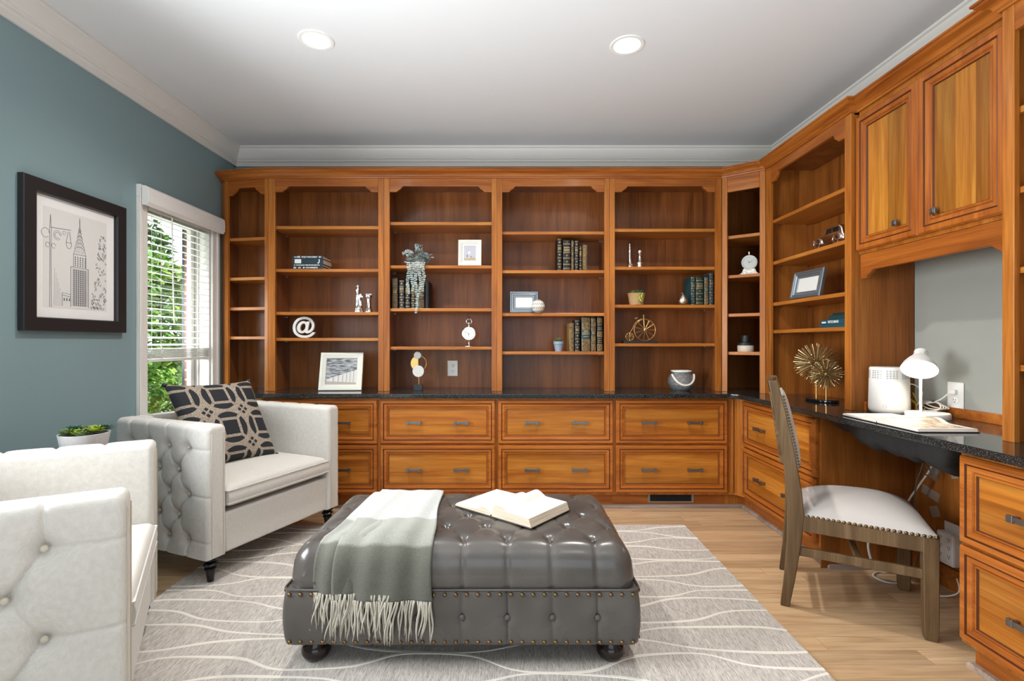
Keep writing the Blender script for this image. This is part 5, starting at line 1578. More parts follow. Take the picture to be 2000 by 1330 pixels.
# pear
t = thing('pear_ornament', 'hammered silver pear beside the green books', 'ornament', (px2(1334.5, 3.55), 3.555, 1.4005))
def hammered():
    m = NT('hammered_silver'); v = m.N('ShaderNodeTexVoronoi'); v.inputs['Scale'].default_value = 190; tc = m.N('ShaderNodeTexCoord'); m.L(tc.outputs['Object'], v.inputs['Vector'])
    return m.bsdf((0.60,0.54,0.47), 0.25, 1.0, bump=v.outputs[0], bstr=0.7, bdist=0.003)
lathe_part('body', t, [(0.012, 0), (0.026, 0.006), (0.034, 0.022), (0.033, 0.038), (0.022, 0.056), (0.013, 0.068), (0.009, 0.076), (1e-6, 0.079)], hammered(), 24)
mb = MB(); mb.tube([(0, 0, 0.076), (-0.004, 0, 0.084), (-0.010, 0, 0.085)], 0.0022, 6); mb.build('stalk', M['silver'], t, smooth=180)
# penny farthing
t = thing('bicycle_ornament', 'gold penny farthing ornament on a black base in the fourth bay', 'ornament', (px2(1250, 3.57), 3.575, 1.1255))
mb = MB(); mb.box(-0.123, 0.123, -0.03, 0.03, 0, 0.018); mb.build('base', M['black'], t, bevel=0.002)
def wheel(name, x, z, R_, ns, r_):
    mb = MB(); mb.tube([(x+R_*math.cos(a*PI/24), 0, z+R_*math.sin(a*PI/24)) for a in range(48)], r_, 6, closed=True); w_ = mb.build(name, M['gold'], t, smooth=180)
    mb = MB()
    for k in range(ns):
        a = 2*PI*k/ns
        for o in (-0.05, 0.05): mb.tube([(x+R_*0.13*math.cos(a), 0, z+R_*0.13*math.sin(a)), (x+R_*math.cos(a+o), 0, z+R_*math.sin(a+o))], r_*0.42, 5)
    mb.build('spokes', M['gold'], w_)
    mb = MB(); mb.lathe([(1e-6, -0.012), (R_*0.13, -0.008), (R_*0.13, 0.008), (1e-6, 0.012)], 14, (x, 0, z), Matrix.Rotation(PI/2, 4, 'X')); mb.build('hub', M['gold'], w_, smooth=40)
wheel('front_wheel', 0.036, 0.096, 0.0765, 11, 0.0022); wheel('rear_wheel', -0.0735, 0.0475, 0.028, 8, 0.0018)
mb = MB(); pts = [(-0.0735, 0, 0.0475), (-0.069, 0, 0.080)]+[(0.036+0.087*math.cos(a), 0, 0.096+0.083*math.sin(a)) for a in [rad(170-12*k) for k in range(8)]]
mb.tube(pts, 0.0024, 6); mb.tube([(0.026, 0, 0.205), (0.028, 0, 0.18), (0.034, 0, 0.10)], 0.0024, 6); mb.tube([(0.026, -0.025, 0.199), (0.026, 0.025, 0.199)], 0.002, 6)
mb.tube([(-0.030, 0, 0.172), (-0.028, 0, 0.182)], 0.002, 6); mb.cbox((-0.026, 0, 0.183), (0.022, 0.012, 0.004)); mb.build('frame', M['gold'], t, smooth=60)
# glass lantern
t = thing('glass_lantern', 'round textured glass lantern with white rope handle', 'lantern', (px2(1332, 3.56), 3.575, CT))
def tglass():
    m = NT('textured_grey_glass'); tc = m.N('ShaderNodeTexCoord'); v = m.N('ShaderNodeTexVoronoi'); v.inputs['Scale'].default_value = 75; m.L(tc.outputs['Object'], v.inputs['Vector'])
    bn = m.N('ShaderNodeBump'); bn.inputs['Strength'].default_value = 1.0; bn.inputs['Distance'].default_value = 0.006; m.L(v.outputs[0], bn.inputs['Height'])
    g = m.N('ShaderNodeBsdfGlossy'); g.inputs['Color'].default_value = (0.85,0.87,0.88,1); g.inputs['Roughness'].default_value = 0.09; m.L(bn.outputs[0], g.inputs['Normal'])
    tr = m.N('ShaderNodeBsdfTransparent'); tr.inputs['Color'].default_value = (0.93,0.94,0.94,1)
    fr = m.N('ShaderNodeFresnel'); fr.inputs['IOR'].default_value = 1.6; m.L(bn.outputs[0], fr.inputs['Normal'])
    x = m.N('ShaderNodeMixShader'); m.L(fr.outputs[0], x.inputs[0]); m.L(tr.outputs[0], x.inputs[1]); m.L(g.outputs[0], x.inputs[2]); df = m.N('ShaderNodeBsdfDiffuse'); df.inputs['Color'].default_value = (0.6,0.62,0.63,1)
    y_ = m.N('ShaderNodeMixShader'); y_.inputs[0].default_value = 0.13; m.L(x.outputs[0], y_.inputs[1]); m.L(df.outputs[0], y_.inputs[2]); m.L(y_.outputs[0], m.out.inputs[0])
    return m.mat
lathe_part('jar', t, [(0.060, 0), (0.082, 0.022), (0.095, 0.055), (0.092, 0.085), (0.078, 0.115), (0.066, 0.128), (0.066, 0.140), (0.062, 0.140), (0.062, 0.128), (0.074, 0.113), (0.088, 0.085), (0.091, 0.055), (0.078, 0.024), (0.058, 0.004)], tglass(), 36)
mb = MB(); mb.tube([(0.067*math.cos(a*PI/16), 0.067*math.sin(a*PI/16), 0.138) for a in range(32)], 0.006, 8, closed=True); mb.build('rim_band', M['white_matte'], t, smooth=180)
mb = MB()
for s in (-1, 1): mb.lathe([(1e-6, -0.006), (0.008, -0.005), (0.008, 0.005), (1e-6, 0.006)], 10, (s*0.074, -0.012, 0.132), Matrix.Rotation(PI/2, 4, 'Y'))
mb.build('lug', M['pewter'], t, smooth=40)
mb = MB(); mb.tube([(0.078*math.cos(a), -0.020-0.075*math.sin(-a)**0.8 if a < 0 else -0.02, 0.128+0.085*math.sin(a)) for a in [-PI*k/24 for k in range(1, 24)]], [0.0075+0.0008*(k % 2) for k in range(23)], 8); mb.build('rope_handle', plain('white_rope', srgb(222,212,200), 0.85, var=0.15, scale=250), t, smooth=60)
# mantel clock
t = thing('mantel_clock', 'ornate silver mantel clock in the angled corner bookcase', 'clock', (1.715, 3.53, 1.6055), -0.42)
mb = MB(); mb.prism([(-0.075, 0), (-0.070, 0.012), (-0.055, 0.018), (-0.046, 0.03), (-0.042, 0.05), (0.042, 0.05), (0.046, 0.03), (0.055, 0.018), (0.070, 0.012), (0.075, 0), (0.05, 0.0), (0.03, 0.005), (-0.03, 0.005), (-0.05, 0.0)], -0.022, 0.022, 'y'); mb.build('plinth', hammered(), t, bevel=0.004, smooth=40)
lathe_part('case', t, [(0.048, -0.03), (0.056, -0.02), (0.056, 0.004), (0.051, 0.012), (0.040, 0.012), (0.037, 0.006)], M['chrome'], 36, (0, -0.012, 0.092), (PI/2, 0, 0))
fc = lathe_part('dial', t, [(1e-6, 0), (0.0375, 0)], plain('cream_dial', srgb(204,204,198), 0.6, var=0.15, scale=180), 36, (0, -0.0186, 0.092), (PI/2, 0, 0))
for a, L, w_ in ((rad(35), 0.018, 0.003), (rad(-60), 0.028, 0.002)):
    mb = MB(); mb.prism([(-w_/2, -0.004), (w_/2, -0.004), (0.0004, L), (-0.0004, L)], 0.001, 0.0018); mb.xf(Matrix.Rotation(a, 4, 'Z')); mb.build('hand', M['black'], fc)
lathe_part('finial', t, [(0.010, 0.142), (0.012, 0.148), (0.006, 0.152), (0.006, 0.158), (0.009, 0.164), (0.007, 0.171), (1e-6, 0.174)], M['chrome'], 16)
# stacked black candle holder
t = thing('candle_holder', 'black and cream stacked round holder in the corner bookcase', 'candle holder', (1.675, 3.50, 1.0665))
lathe_part('cream_base', t, [(0.051, 0), (0.053, 0.003), (0.053, 0.042), (0.050, 0.045)], plain('cream_stoneware', srgb(206,188,170), 0.6), 32)
lathe_part('black_tier', t, [(0.053, 0.045), (0.054, 0.048), (0.054, 0.062), (0.050, 0.066), (0.030, 0.067)], M['black'], 32)
lathe_part('black_top', t, [(0.029, 0.066), (0.030, 0.07), (0.030, 0.112), (0.027, 0.115), (1e-6, 0.115)], M['black'], 28)
# car bookend
t = thing('model_car', 'polished silver vintage model car in the right tower', 'model car', (1.835, 2.795, 1.6675), PI/2+0.05)
mb = MB(); mb.prism([(-0.12, 0.022), (0.13, 0.022), (0.13, 0.045), (0.118, 0.058), (0.055, 0.066), (0.045, 0.072), (0.030, 0.108), (-0.085, 0.110), (-0.105, 0.09), (-0.112, 0.06), (-0.122, 0.05)], -0.034, 0.034, 'y'); cb = mb.build('body', M['chrome'], t, bevel=0.006, smooth=40)
for y0, y1 in ((-0.0352, -0.034), (0.034, 0.0352)):
    for x0, x1 in ((-0.08, -0.035), (-0.028, 0.022)):
        mb = MB(); mb.prism([(x0, 0.074), (x1, 0.074), (x1-(0.010 if x1 > 0 else 0), 0.100), (x0, 0.100)], y0, y1, 'y'); mb.build('window', M['black_gloss'], cb)
for x in (-0.072, 0.085):
    for s in (-1, 1):
        mb = MB(); mb.lathe([(1e-6, -0.008), (0.016, -0.008), (0.025, -0.006), (0.026, 0), (0.025, 0.006), (0.016, 0.008), (0.012, 0.005), (1e-6, 0.008)], 24); wl = mb.build('wheel', M['chrome'], t, smooth=40, loc=(x, s*0.036, 0.0265), rot=(PI/2, 0, 0))
        mb = MB(); mb.tube([(x+0.034*math.cos(a), s*0.036, 0.028+0.034*math.sin(a)) for a in [PI*k/12 for k in range(13)]], 0.005, 6); mb.build('fender', M['chrome'], t, smooth=180)
for s in (-1, 1):
    mb = MB(); mb.sphere((0.122, s*0.028, 0.052), 0.011, 10, 12); mb.build('headlamp', M['chrome'], t, smooth=180)
mb = MB(); mb.box(-0.06, 0.06, -0.044, -0.034, 0.02, 0.026); mb.box(-0.06, 0.06, 0.034, 0.044, 0.02, 0.026); mb.build('running_board', M['chrome'], t, bevel=0.001)
# starburst sculpture
t = thing('starburst_sculpture', 'gold spiky double starburst sculpture on a black base', 'sculpture', (1.842, 2.915, CT))
mb = MB(); mb.lathe([(0.10, 0), (0.112, 0.004), (0.112, 0.013), (0.108, 0.016)], 36)
for i in range(mb.n()): v = mb.v[i]; mb.v[i] = (v[0]*0.62, v[1]*1.05, v[2])
mb.build('base', M['black_gloss'], t, smooth=40, bevel=0.001)
M['bronze'] = plain('antique_gold_rod', (0.52,0.38,0.19), 0.3, 0.9, 0.3, 120)
rn = random.Random(9)
for nm_, cx_, cy_, cz_, R_, nsp in (('large_burst', -0.004, 0.045, 0.222, 0.122, 190), ('small_burst', 0.004, -0.035, 0.160, 0.088, 150)):
    mb = MB()
    for k in range(nsp):
        f = (k+0.5)/nsp; z = 1-2*f; a = k*2.39996; r_ = math.sqrt(1-z*z)
        d = Vector((r_*math.cos(a), r_*math.sin(a), z)); c = Vector((cx_, cy_, cz_)); L = R_*rn.uniform(.9, 1.03)
        mb.tube([c+d*0.008, c+d*L], [0.0011, 0.0023], 5)
    b_ = mb.build(nm_, M['bronze'], t)
    mb = MB(); mb.sphere((cx_, cy_, cz_), 0.014, 8, 10); mb.build('core', M['bronze'], b_, smooth=180)
    mb = MB(); mb.tube([(cx_, cy_, 0.014), (cx_, cy_, cz_-0.01)], 0.0042, 8); mb.build('rod', M['gold'], b_, smooth=60)
mb = MB(); mb.tube([(1.93, 2.66-0.06*math.sin(PI*k/14), CT+0.004+0.085*k/14+0.0) for k in range(15)], 0.0035, 6)
tag(mb.build('yellow_cable', plain('yellow_cable_sheath', srgb(206,176,40), 0.45), smooth=180), 'yellow network cable loop beside the starburst sculpture', 'cable')

# ------------------------------------------------------------------ desk things
pu = thing('air_purifier', 'white cylindrical air purifier with slotted top band on the desk', 'air purifier', (1.850, 2.411, CT))
pr = 0.083
lathe_part('body', pu, [(0.074, 0.008), (0.078, 0.012), (0.081, 0.018), (pr, 0.03), (0.079, 0.218), (0.076, 0.225), (1e-6, 0.226)], M['white'], 56)
lathe_part('base_ring', pu, [(0.070, 0), (0.074, 0.002), (0.074, 0.008), (0.070, 0.008)], M['silver'], 40)
mb = MB()
for r in range(5):
    z = 0.173+0.0085*r
    for k in range(40):
        if k % 5 == 4: continue
        a0 = 2*PI*k/40; R_ = 0.0808-0.004*(z-0.03)/0.19+0.0022
        P = []
        for q in range(4):
            a = a0+2*PI/40*0.66*q/3; rr_ = 0.0832-0.004*(z-0.03)/0.188+0.0004
            P.append([(rr_*math.cos(a), rr_*math.sin(a), z), (rr_*math.cos(a), rr_*math.sin(a), z+0.0028)])
        mb.grid(P)
mb.build('vent_slots', M['pewter'], pu)
mb = MB(); mb.tube([(0.007*math.cos(a*PI/8), 0, 0.007*math.sin(a*PI/8)) for a in range(16)], 0.0006, 5, closed=True); mb.build('power_button', M['pewter'], pu, loc=(-0.062, -0.0545, 0.04), rot=(0, 0, -0.85))
dl = thing('desk_lamp', 'lit white desk lamp with cone shade by the wall outlet', 'desk lamp', (1.905, 2.255, CT))
lathe_part('base', dl, [(0.080, 0), (0.083, 0.003), (0.083, 0.022), (0.080, 0.027), (1e-6, 0.028)], M['white'], 40)
mb = MB(); mb.tube([(-0.032, -0.002, 0.027), (-0.033, -0.002, 0.19), (-0.030, 0.004, 0.235), (-0.022, 0.012, 0.262)], 0.006, 10); mb.build('pole', M['white'], dl, smooth=60)
ax = Vector((-0.52, -0.50, -0.85)).normalized()      # the shade opens down and towards the room
q = Vector((0, 0, -1)).rotation_difference(ax).to_euler()
pv = Vector((-0.026, 0.006, 0.282))
sp_ = [(r_*0.86, z_*0.86) for r_, z_ in [(0.026, 0.034), (0.030, 0.030), (0.031, 0.0), (0.034, -0.006), (0.052, -0.030), (0.070, -0.062), (0.079, -0.090), (0.0775, -0.090), (0.068, -0.062), (0.050, -0.031), (0.030, -0.008), (0.027, 0.02), (1e-6, 0.03)]]
mb = MB(); mb.lathe(sp_, 44)
shd = mb.build('lamp_shade', M['white'], dl, smooth=40, loc=tuple(pv), rot=q)
mb = MB()
for k in range(10):
    a = k*PI/5; mb.cbox((0.0262*math.cos(a), 0.0262*math.sin(a), 0.004), (0.004, 0.004, 0.003))
mb.build('vent_hole', M['white_matte'], shd)
mb = MB(); mb.sphere((0, 0, -0.042), 0.027, 12, 16, (1, 1, 1.15))
m = NT('lamp_bulb'); e = m.N('ShaderNodeEmission'); e.inputs[0].default_value = (1, 0.86, 0.66, 1); e.inputs[1].default_value = 34.0; m.L(e.outputs[0], m.out.inputs[0])
mb.build('bulb', m.mat, shd, smooth=180)
# bundled white cord and the plug
cb = thing('lamp_cord', 'bundled white lamp cord plugged into the wall outlet', 'power cord', (2.012, 2.347, CT+0.05))
mb = MB()
for k in range(4):
    pts = [(0.012*math.sin(a)+0.008*k-0.02, 0.062*math.cos(a+0.2*k)+0.008*math.sin(3*a+k), -0.012+0.024*math.sin(a+0.5*k)-0.012*math.cos(a)+0.004*k) for a in [2*PI*j/20 for j in range(20)]]
    mb.tube(pts, 0.0032, 6, closed=True)
mb.cable([(0.036, -0.055, 0.066), (0.022, -0.05, 0.055), (0.010, -0.03, 0.03), (0.0, 0.0, 0.012)], 0.0032, 6); mb.cable([(0.0, 0.05, -0.02), (-0.02, 0.03, -0.044), (-0.035, -0.005, -0.046)], 0.0032, 6)
mb.build('cord', plain('white_cable_sheath', srgb(226,220,208), 0.5), cb, smooth=180)
mb = MB(); mb.box(0.024, 0.0395, -0.082, -0.052, 0.056, 0.080); mb.build('plug', M['white_matte'], cb, bevel=0.004)
mb = MB(); mb.lathe([(0.006, -0.006), (0.008, 0), (0.006, 0.006)], 10, (0.0, 0.0, 0.012)); mb.build('tie', M['black'], cb)
cc = thing('purifier_cable', 'white and yellow cables curling between purifier and lamp', 'cable', (1.945, 2.40, CT))
mb = MB(); mb.cable([(-0.012, 0.02, 0.145), (0.012, -0.012, 0.14), (0.02, -0.042, 0.11), (0.018, -0.035, 0.07), (0.012, -0.02, 0.035), (0.02, -0.035, 0.006)], 0.0032, 6); mb.build('white_cable', M['white'], cc, smooth=180)
mb = MB(); mb.cable([(0.02, 0.01, 0.10), (0.022, -0.015, 0.06), (0.027, -0.03, 0.03), (0.022, -0.045, 0.006)], 0.0035, 6); mb.cable([(0.0, 0.01, 0.075), (0.010, -0.018, 0.05), (0.004, -0.03, 0.02), (0.014, -0.04, 0.005)], 0.003, 6)
mb.build('yellow_cable', plain('yellow_green_sheath', srgb(190,176,60), 0.45), cc, smooth=180)

# ------------------------------------------------------------------ open books
def open_book(name, label, loc, rz, PW, PL, tl, tr, coverm, pagem, edge, art=None, rise=0.03, lean=None):
    """spine along local y, pages spread along x: width PW each side, length PL; tl/tr thickness of left/right blocks"""
    t = thing(name, label, 'book', loc, rz)
    mb = MB()
    mb.box(-PW-0.006, -0.010, -PL/2-0.005, PL/2+0.005, 0, 0.003); mb.box(0.010, PW+0.006, -PL/2-0.005, PL/2+0.005, 0, 0.003)
    mb.box(-0.011, 0.011, -PL/2-0.005, PL/2+0.005, 0, 0.003); mb.build('cover', coverm, t, bevel=0.001)
    for s, th in ((-1, tl), (1, tr)):
        n = 22; top, bot = [], []
        for i in range(n+1):
            f = i/n
            h = th*(1-0.10*f)+ (rise+ (0.5*th))*math.sin(PI*min(1, f/0.42))*0.55*(1-f)**1.2
            if f < 0.06: h = h*(f/0.06)**0.5+0.004
            x = s*(0.003+PW*f)
            if f > 0.9: x -= s*0.0
            top.append((x-s*th*0.35*f, h+0.003)); bot.append((x, 0.0032))
        mb = MB()
        P = [[(p[0], y, p[1]) for p in top] for y in (-PL/2, PL/2)]
        UV = [[(i/n+1e-4, v+1e-4) for i in range(n+1)] for v in (0, 1)]
        mb.grid(P, uv=UV); pg = mb.build('page', pagem[0] if s < 0 else pagem[1], t, smooth=180)
        mb = MB()
        for y in (-PL/2, PL/2): mb.grid([[(p[0], y, p[1]-0.0002) for p in top], [(p[0], y, p[1]) for p in bot]])
        mb.grid([[(top[-1][0], y, top[-1][1]-0.0002) for y in (-PL/2, PL/2)], [(bot[-1][0], y, bot[-1][1]) for y in (-PL/2, PL/2)]])
        mb.build('page_block', edge, t, recalc=False)
    return t
def textpage(name, base, ink, rows, fill):
    m = NT(name); uv = m.sep(m.uv())
    ln = m.math('FRACT', m.math('MULTIPLY', uv[1], rows)); col = m.math('LESS_THAN', ln, 0.45)
    mx = m.math('MULTIPLY', m.math('GREATER_THAN', uv[0], 0.14), m.math('LESS_THAN', uv[0], 0.86))
    my = m.math('MULTIPLY', m.math('GREATER_THAN', uv[1], fill[0]), m.math('LESS_THAN', uv[1], fill[1]))
    tc = m.noise(m.mapping(m.uv(), (60, 2*rows, 1)), 1, 1)
    k = m.math('MULTIPLY', m.math('MULTIPLY', mx, my), m.math('MULTIPLY', col, m.math('GREATER_THAN', tc, 0.45)))
    return m.bsdf(m.mix(m.math('MULTIPLY', k, 0.45), base, ink), 0.7)
pgA = textpage('printed_page', srgb(228,222,212), srgb(140,132,124), 34, (0.1, 0.92)); pgB = textpage('part_printed_page', srgb(228,222,212), srgb(150,142,134), 34, (0.55, 0.9))
open_book('open_book', 'thick open book with cream pages lying on the ottoman', (0.016, 2.085, ZTOP+0.007), math.atan2(-0.265, 0.319), 0.198, 0.262, 0.012, 0.034, plain('dark_book_cover', srgb(46,38,34), 0.5), (pgA, pgB), M['page_edge'], rise=0.030)
def photopage():
    m = NT('colour_photo_page'); uv = m.sep(m.uv()); n = m.noise(m.mapping(m.uv(), (3, 4, 1)), 1, 4, 0.6, 1.5)
    pc = m.ramp(n, [(0.35, srgb(92,74,58)), (0.45, srgb(190,164,132)), (0.6, srgb(226,214,196)), (0.72, srgb(160,128,96))])
    bx0 = m.math('MULTIPLY', m.math('GREATER_THAN', uv[0], 0.08), m.math('LESS_THAN', uv[0], 0.92)); by0 = m.math('MULTIPLY', m.math('GREATER_THAN', uv[1], 0.12), m.math('LESS_THAN', uv[1], 0.9))
    return m.bsdf(m.mix(m.math('MULTIPLY', bx0, by0), srgb(228,226,222), pc), 0.25)
open_book('open_magazine_book', 'large open picture book lying under the desk lamp', (1.684, 2.115, CT+0.0005), -PI/2-0.02, 0.218, 0.225, 0.009, 0.012, plain('navy_book_cover', srgb(40,42,54), 0.4), (textpage('plain_photo_page', srgb(230,228,224), srgb(190,186,180), 20, (0.3, 0.7)), photopage()), M['paper'], rise=0.034)

# ------------------------------------------------------------------ under the desk
ct = thing('cable_sling', 'black mesh cable sling sagging under the desk', 'cable tray', (1.695, 2.10, 0))
mb = MB(); N1, N2 = 110, 20
rn = random.Random(2)
ph = [rn.uniform(0, 6) for _ in range(6)]
P, Q = [], []
for i in range(N1+1):
    f = i/N1; y = 0.335-0.69*f
    rA, rB = [], []
    for j in range(N2+1):
        g_ = j/N2; x = -0.135+0.27*g_+0.01*math.sin(f*13+ph[0])
        env = math.sin(PI*g_)**0.35
        sag = (0.045+0.045*min(1, max(0, (f-0.17)/0.05))+0.02*f-0.030*max(0, (f-0.88)/0.12))*env*min(1, f*14)*min(1, (1-f)*14)
        sag += env*(0.006*math.sin(f*23+ph[1]+g_*5)+0.005*math.sin(f*47+ph[2]+g_*11)+0.004*math.sin(f*83+ph[3]-g_*17))*(1 if 0.03 < f < 0.97 else 0)
        rA.append((x, y, 0.752-max(0.002, sag))); rB.append((x, y, 0.7555))
    P.append(rA); Q.append(rB)
mb.grid(P); mb.grid(Q); mb.grid([border(P), border(Q)], cv=True)
mb.build('mesh_fabric', plain('black_mesh_fabric', srgb(34,33,34), 0.75, var=0.4, scale=300, bump=0.5), ct, smooth=60)
mb = MB(); mb.tube([(-0.08, -0.352, 0.735), (-0.05, -0.358, 0.715), (0.0, -0.355, 0.70)], 0.010, 8); mb.build('drawstring', M['pewter'], ct, smooth=60)
ad = thing('power_adapter', 'white plug in surge adapter low in the kneehole', 'power adapter', (XR-0.024, 2.265, 0.205), -PI/2)
mb = MB(); mb.box(-0.045, 0.045, -0.045, -0.006, -0.085, 0.06); mb.build('body', M['white'], ad, bevel=0.008)
mb = MB(); mb.box(-0.046, 0.075, -0.006, 0, -0.02, 0.10); mb.build('wall_plate', M['white'], ad, bevel=0.003)
mb = MB()
for x in (-0.022, 0.022):
    for z in (-0.040, 0.0, 0.036):
        for o in (-0.005, 0.005): mb.cbox((x+o, -0.0453, z), (0.002, 0.001, 0.008))
        mb.cbox((x, -0.0453, z-0.010), (0.004, 0.001, 0.004))
mb.build('socket_slots', M['dark_slot'], ad)
kc = thing('hanging_cables', 'white and grey cables hanging in the kneehole', 'cable', (1.95, 2.36, 0))
WC = plain('white_cable', srgb(214,210,204), 0.5); GC = plain('grey_cable', srgb(96,94,92), 0.5)
mb = MB(); mb.cable([(0.02, -0.06, 0.69), (0.022, -0.055, 0.57), (0.01, 0.0, 0.46), (-0.02, 0.04, 0.35), (-0.03, 0.055, 0.20), (-0.05, 0.06, 0.05), (-0.09, 0.075, 0.008), (-0.14, 0.075, 0.006), (-0.19, 0.03, 0.006), (-0.17, -0.03, 0.006), (-0.10, -0.04, 0.006)], 0.0045); mb.build('white_cable', WC, kc, smooth=180)
mb = MB(); mb.cable([(0.0, -0.03, 0.69), (0.005, -0.02, 0.56), (-0.005, 0.005, 0.46), (0.0, 0.02, 0.37), (0.01, 0.02, 0.28), (0.02, 0.01, 0.18), (0.0, 0.03, 0.02)], 0.003); mb.build('grey_cable', GC, kc, smooth=180)
mb = MB(); mb.tube([(0.01+0.012*math.cos(a*PI/12), -0.03+0.042*math.cos(a*PI/12), 0.53+0.020*math.sin(a*PI/12)) for a in range(24)], 0.003, 6, closed=True); mb.build('cable_loop', GC, kc, smooth=180)
mb = MB(); mb.cable([(-0.11, 0.105, 0.22), (-0.155, 0.10, 0.18), (-0.165, 0.10, 0.12), (-0.15, 0.10, 0.05)], 0.006); mb.build('white_conduit', WC, kc, smooth=180)
mb = MB(); mb.cable([(0.03, -0.17, 0.09), (0.02, -0.19, 0.04), (-0.02, -0.16, 0.007), (-0.07, -0.12, 0.006)], 0.0035); mb.build('white_cable', WC, kc, smooth=180)
def tapem():
    m = NT('clear_tape'); b = m.N('ShaderNodeBsdfPrincipled'); b.inputs['Base Color'].default_value = (0.5, 0.42, 0.34, 1); b.inputs['Roughness'].default_value = 0.25; b.inputs['Alpha'].default_value = 0.45; m.L(b.outputs[0], m.out.inputs[0]); return m.mat
M['tape'] = tapem()
for k, (y, z, w_, h_, r, lb) in enumerate(((2.395, 0.405, 0.10, 0.045, 0.25, 'widest strip of clear tape below the cable loop'), (2.370, 0.325, 0.05, 0.05, -0.4, 'lowest square of clear tape in the kneehole'), (2.370, 0.51, 0.05, 0.07, 0.5, 'crumpled clear tape under the cable sling'), (2.268, 0.53, 0.035, 0.04, -0.3, 'small clear tape piece nearest the right drawers'))):
    mb = MB(); mb.cbox((0, 0, 0), (w_, 0.0008, h_)); o = mb.build('tape_strip', M['tape'], loc=(XR-0.0228, y, z), rot=(0, r, -PI/2)); tag(o, lb, 'tape', 'clear tape on the kneehole panel')

# ------------------------------------------------------------------ side table with planter
st = thing('side_table', 'small espresso side table between the two armchairs', 'side table', (-1.765, 2.055, 0), rad(8))
mb = MB(); mb.box(-0.19, 0.19, -0.135, 0.135, 0.578, 0.60); mb.build('tabletop', M['dark_table'], st, bevel=0.003)
mb = MB(); mb.box(-0.175, 0.175, -0.12, 0.12, 0.55, 0.578); mb.build('apron', M['dark_table'], st, bevel=0.002)
lathe_part('pedestal', st, [(0.04, 0.02), (0.03, 0.05), (0.02, 0.12), (0.03, 0.3), (0.02, 0.45), (0.035, 0.55)], M['dark_table'], 20)
mb = MB(); mb.box(-0.20, 0.20, -0.125, 0.125, 0.0, 0.03); mb.build('base', M['dark_table'], st, bevel=0.004)
pl = thing('succulent_planter', 'green succulents in a white bowl between the armchairs', 'plant', (-1.757, 2.06, 0.6005))
lathe_part('bowl', pl, [(0.055, 0), (0.062, 0.01), (0.085, 0.150), (0.087, 0.155), (0.080, 0.155), (0.078, 0.140)], plain('speckled_white_bowl', srgb(222,218,216), 0.6, var=0.12, scale=60), 36)
mb = MB(); mb.lathe([(1e-6, 0.142), (0.079, 0.142)], 24); mb.build('soil', M['black'], pl)
rn = random.Random(8)
for k, (x, y, R_, mt) in enumerate(((0.0, -0.03, 0.050, 'succ_y'), (-0.045, 0.0, 0.055, 'succ_d'), (0.048, -0.005, 0.048, 'succ_y'), (0.0, 0.045, 0.055, 'succ'), (-0.035, -0.045, 0.045, 'succ'), (0.05, 0.04, 0.045, 'succ_d'), (0.03, -0.05, 0.04, 'succ'), (-0.06, 0.04, 0.04, 'succ_y'))):
    mb = MB(); succulent(mb, (x, y, 0.148+0.006*(k % 3)), R_, 22, rn, up=0.95, w=0.42); mb.build('rosette', M[mt], pl, smooth=180)
# ------------------------------------------------------------------ outside the window
mb = MB(); mb.box(-60, -2.4, -30, 60, -0.42, -0.40)
struct(mb.build('ground', plain('lawn', srgb(120,150,70), 0.9, var=0.25, scale=3)), 'green lawn outside the window', 'lawn')
mb = MB(); mb.prism([(-5.0, 3.5), (-3.6, 4.0), (-8.6, 13.0), (-11.0, 12.0)], -0.40, -0.385)
struct(mb.build('path', plain('grey_path', srgb(176,176,176), 0.8, var=0.06)), 'grey driveway outside the window', 'driveway')
sh = thing('window_shutter', 'dark shutter on the outside wall beside the window', 'shutter', (XL-0.18, wy1+0.012, 0.6))
mb = MB(); mb.box(-0.028, 0, 0, 0.30, 0.0, 1.4); mb.build('panel', plain('dark_blue_shutter', srgb(38,44,50), 0.5), sh, bevel=0.004)
mb = MB()
for k in range(26): mb.box(-0.033, -0.027, 0.04, 0.26, 0.05+0.05*k, 0.08+0.05*k)
mb.build('louvres', plain('dark_shutter_louvre', srgb(44,50,56), 0.5), sh)
def leafy(name, label, loc, R3, n, mats, seed, trunk=0.0, ls=0.10):
    t = thing(name, label, 'tree' if trunk else 'shrub', loc)
    rn = random.Random(seed)
    for k_, mt in enumerate(mats):
        mb = MB()
        for k in range(n//len(mats)):
            v = Vector((rn.gauss(0, 1), rn.gauss(0, 1), rn.gauss(0, 1))).normalized()*rn.uniform(0.45, 1.0)**0.5
            lump = 0.82+0.18*math.sin(v.x*5+seed)*math.sin(v.y*6)*math.sin(v.z*5+1)
            p = Vector((v.x*R3[0]*lump, v.y*R3[1]*lump, trunk+R3[2]+v.z*R3[2]*lump))
            d = Vector((rn.uniform(-1, 1), rn.uniform(-1, 1), rn.uniform(-.8, .6)))
            leaf(mb, p, d, (rn.uniform(-.5, .5), rn.uniform(-.5, .5), 1), ls*rn.uniform(.7, 1.3), ls*0.6*rn.uniform(.7, 1.2), 0.1, 0.1, 2)
        mb.build('foliage', mt, t, smooth=180)
    mb = MB(); mb.tube([(0, 0, 0), (0.05, 0, trunk*0.6+0.1), (0, 0.03, trunk+R3[2])], [0.09*R3[0]+0.02, 0.07*R3[0]+0.01, 0.02], 8); mb.build('trunk', plain('bark', srgb(92,78,64), 0.9, var=0.3), t, smooth=60)
    return t
g1 = leafmat('sunlit_leaf', srgb(96,136,40), srgb(168,196,92)); g2 = leafmat('mid_leaf', srgb(70,112,44), srgb(126,164,72)); g3 = leafmat('dark_leaf', srgb(38,72,34), srgb(80,116,58))
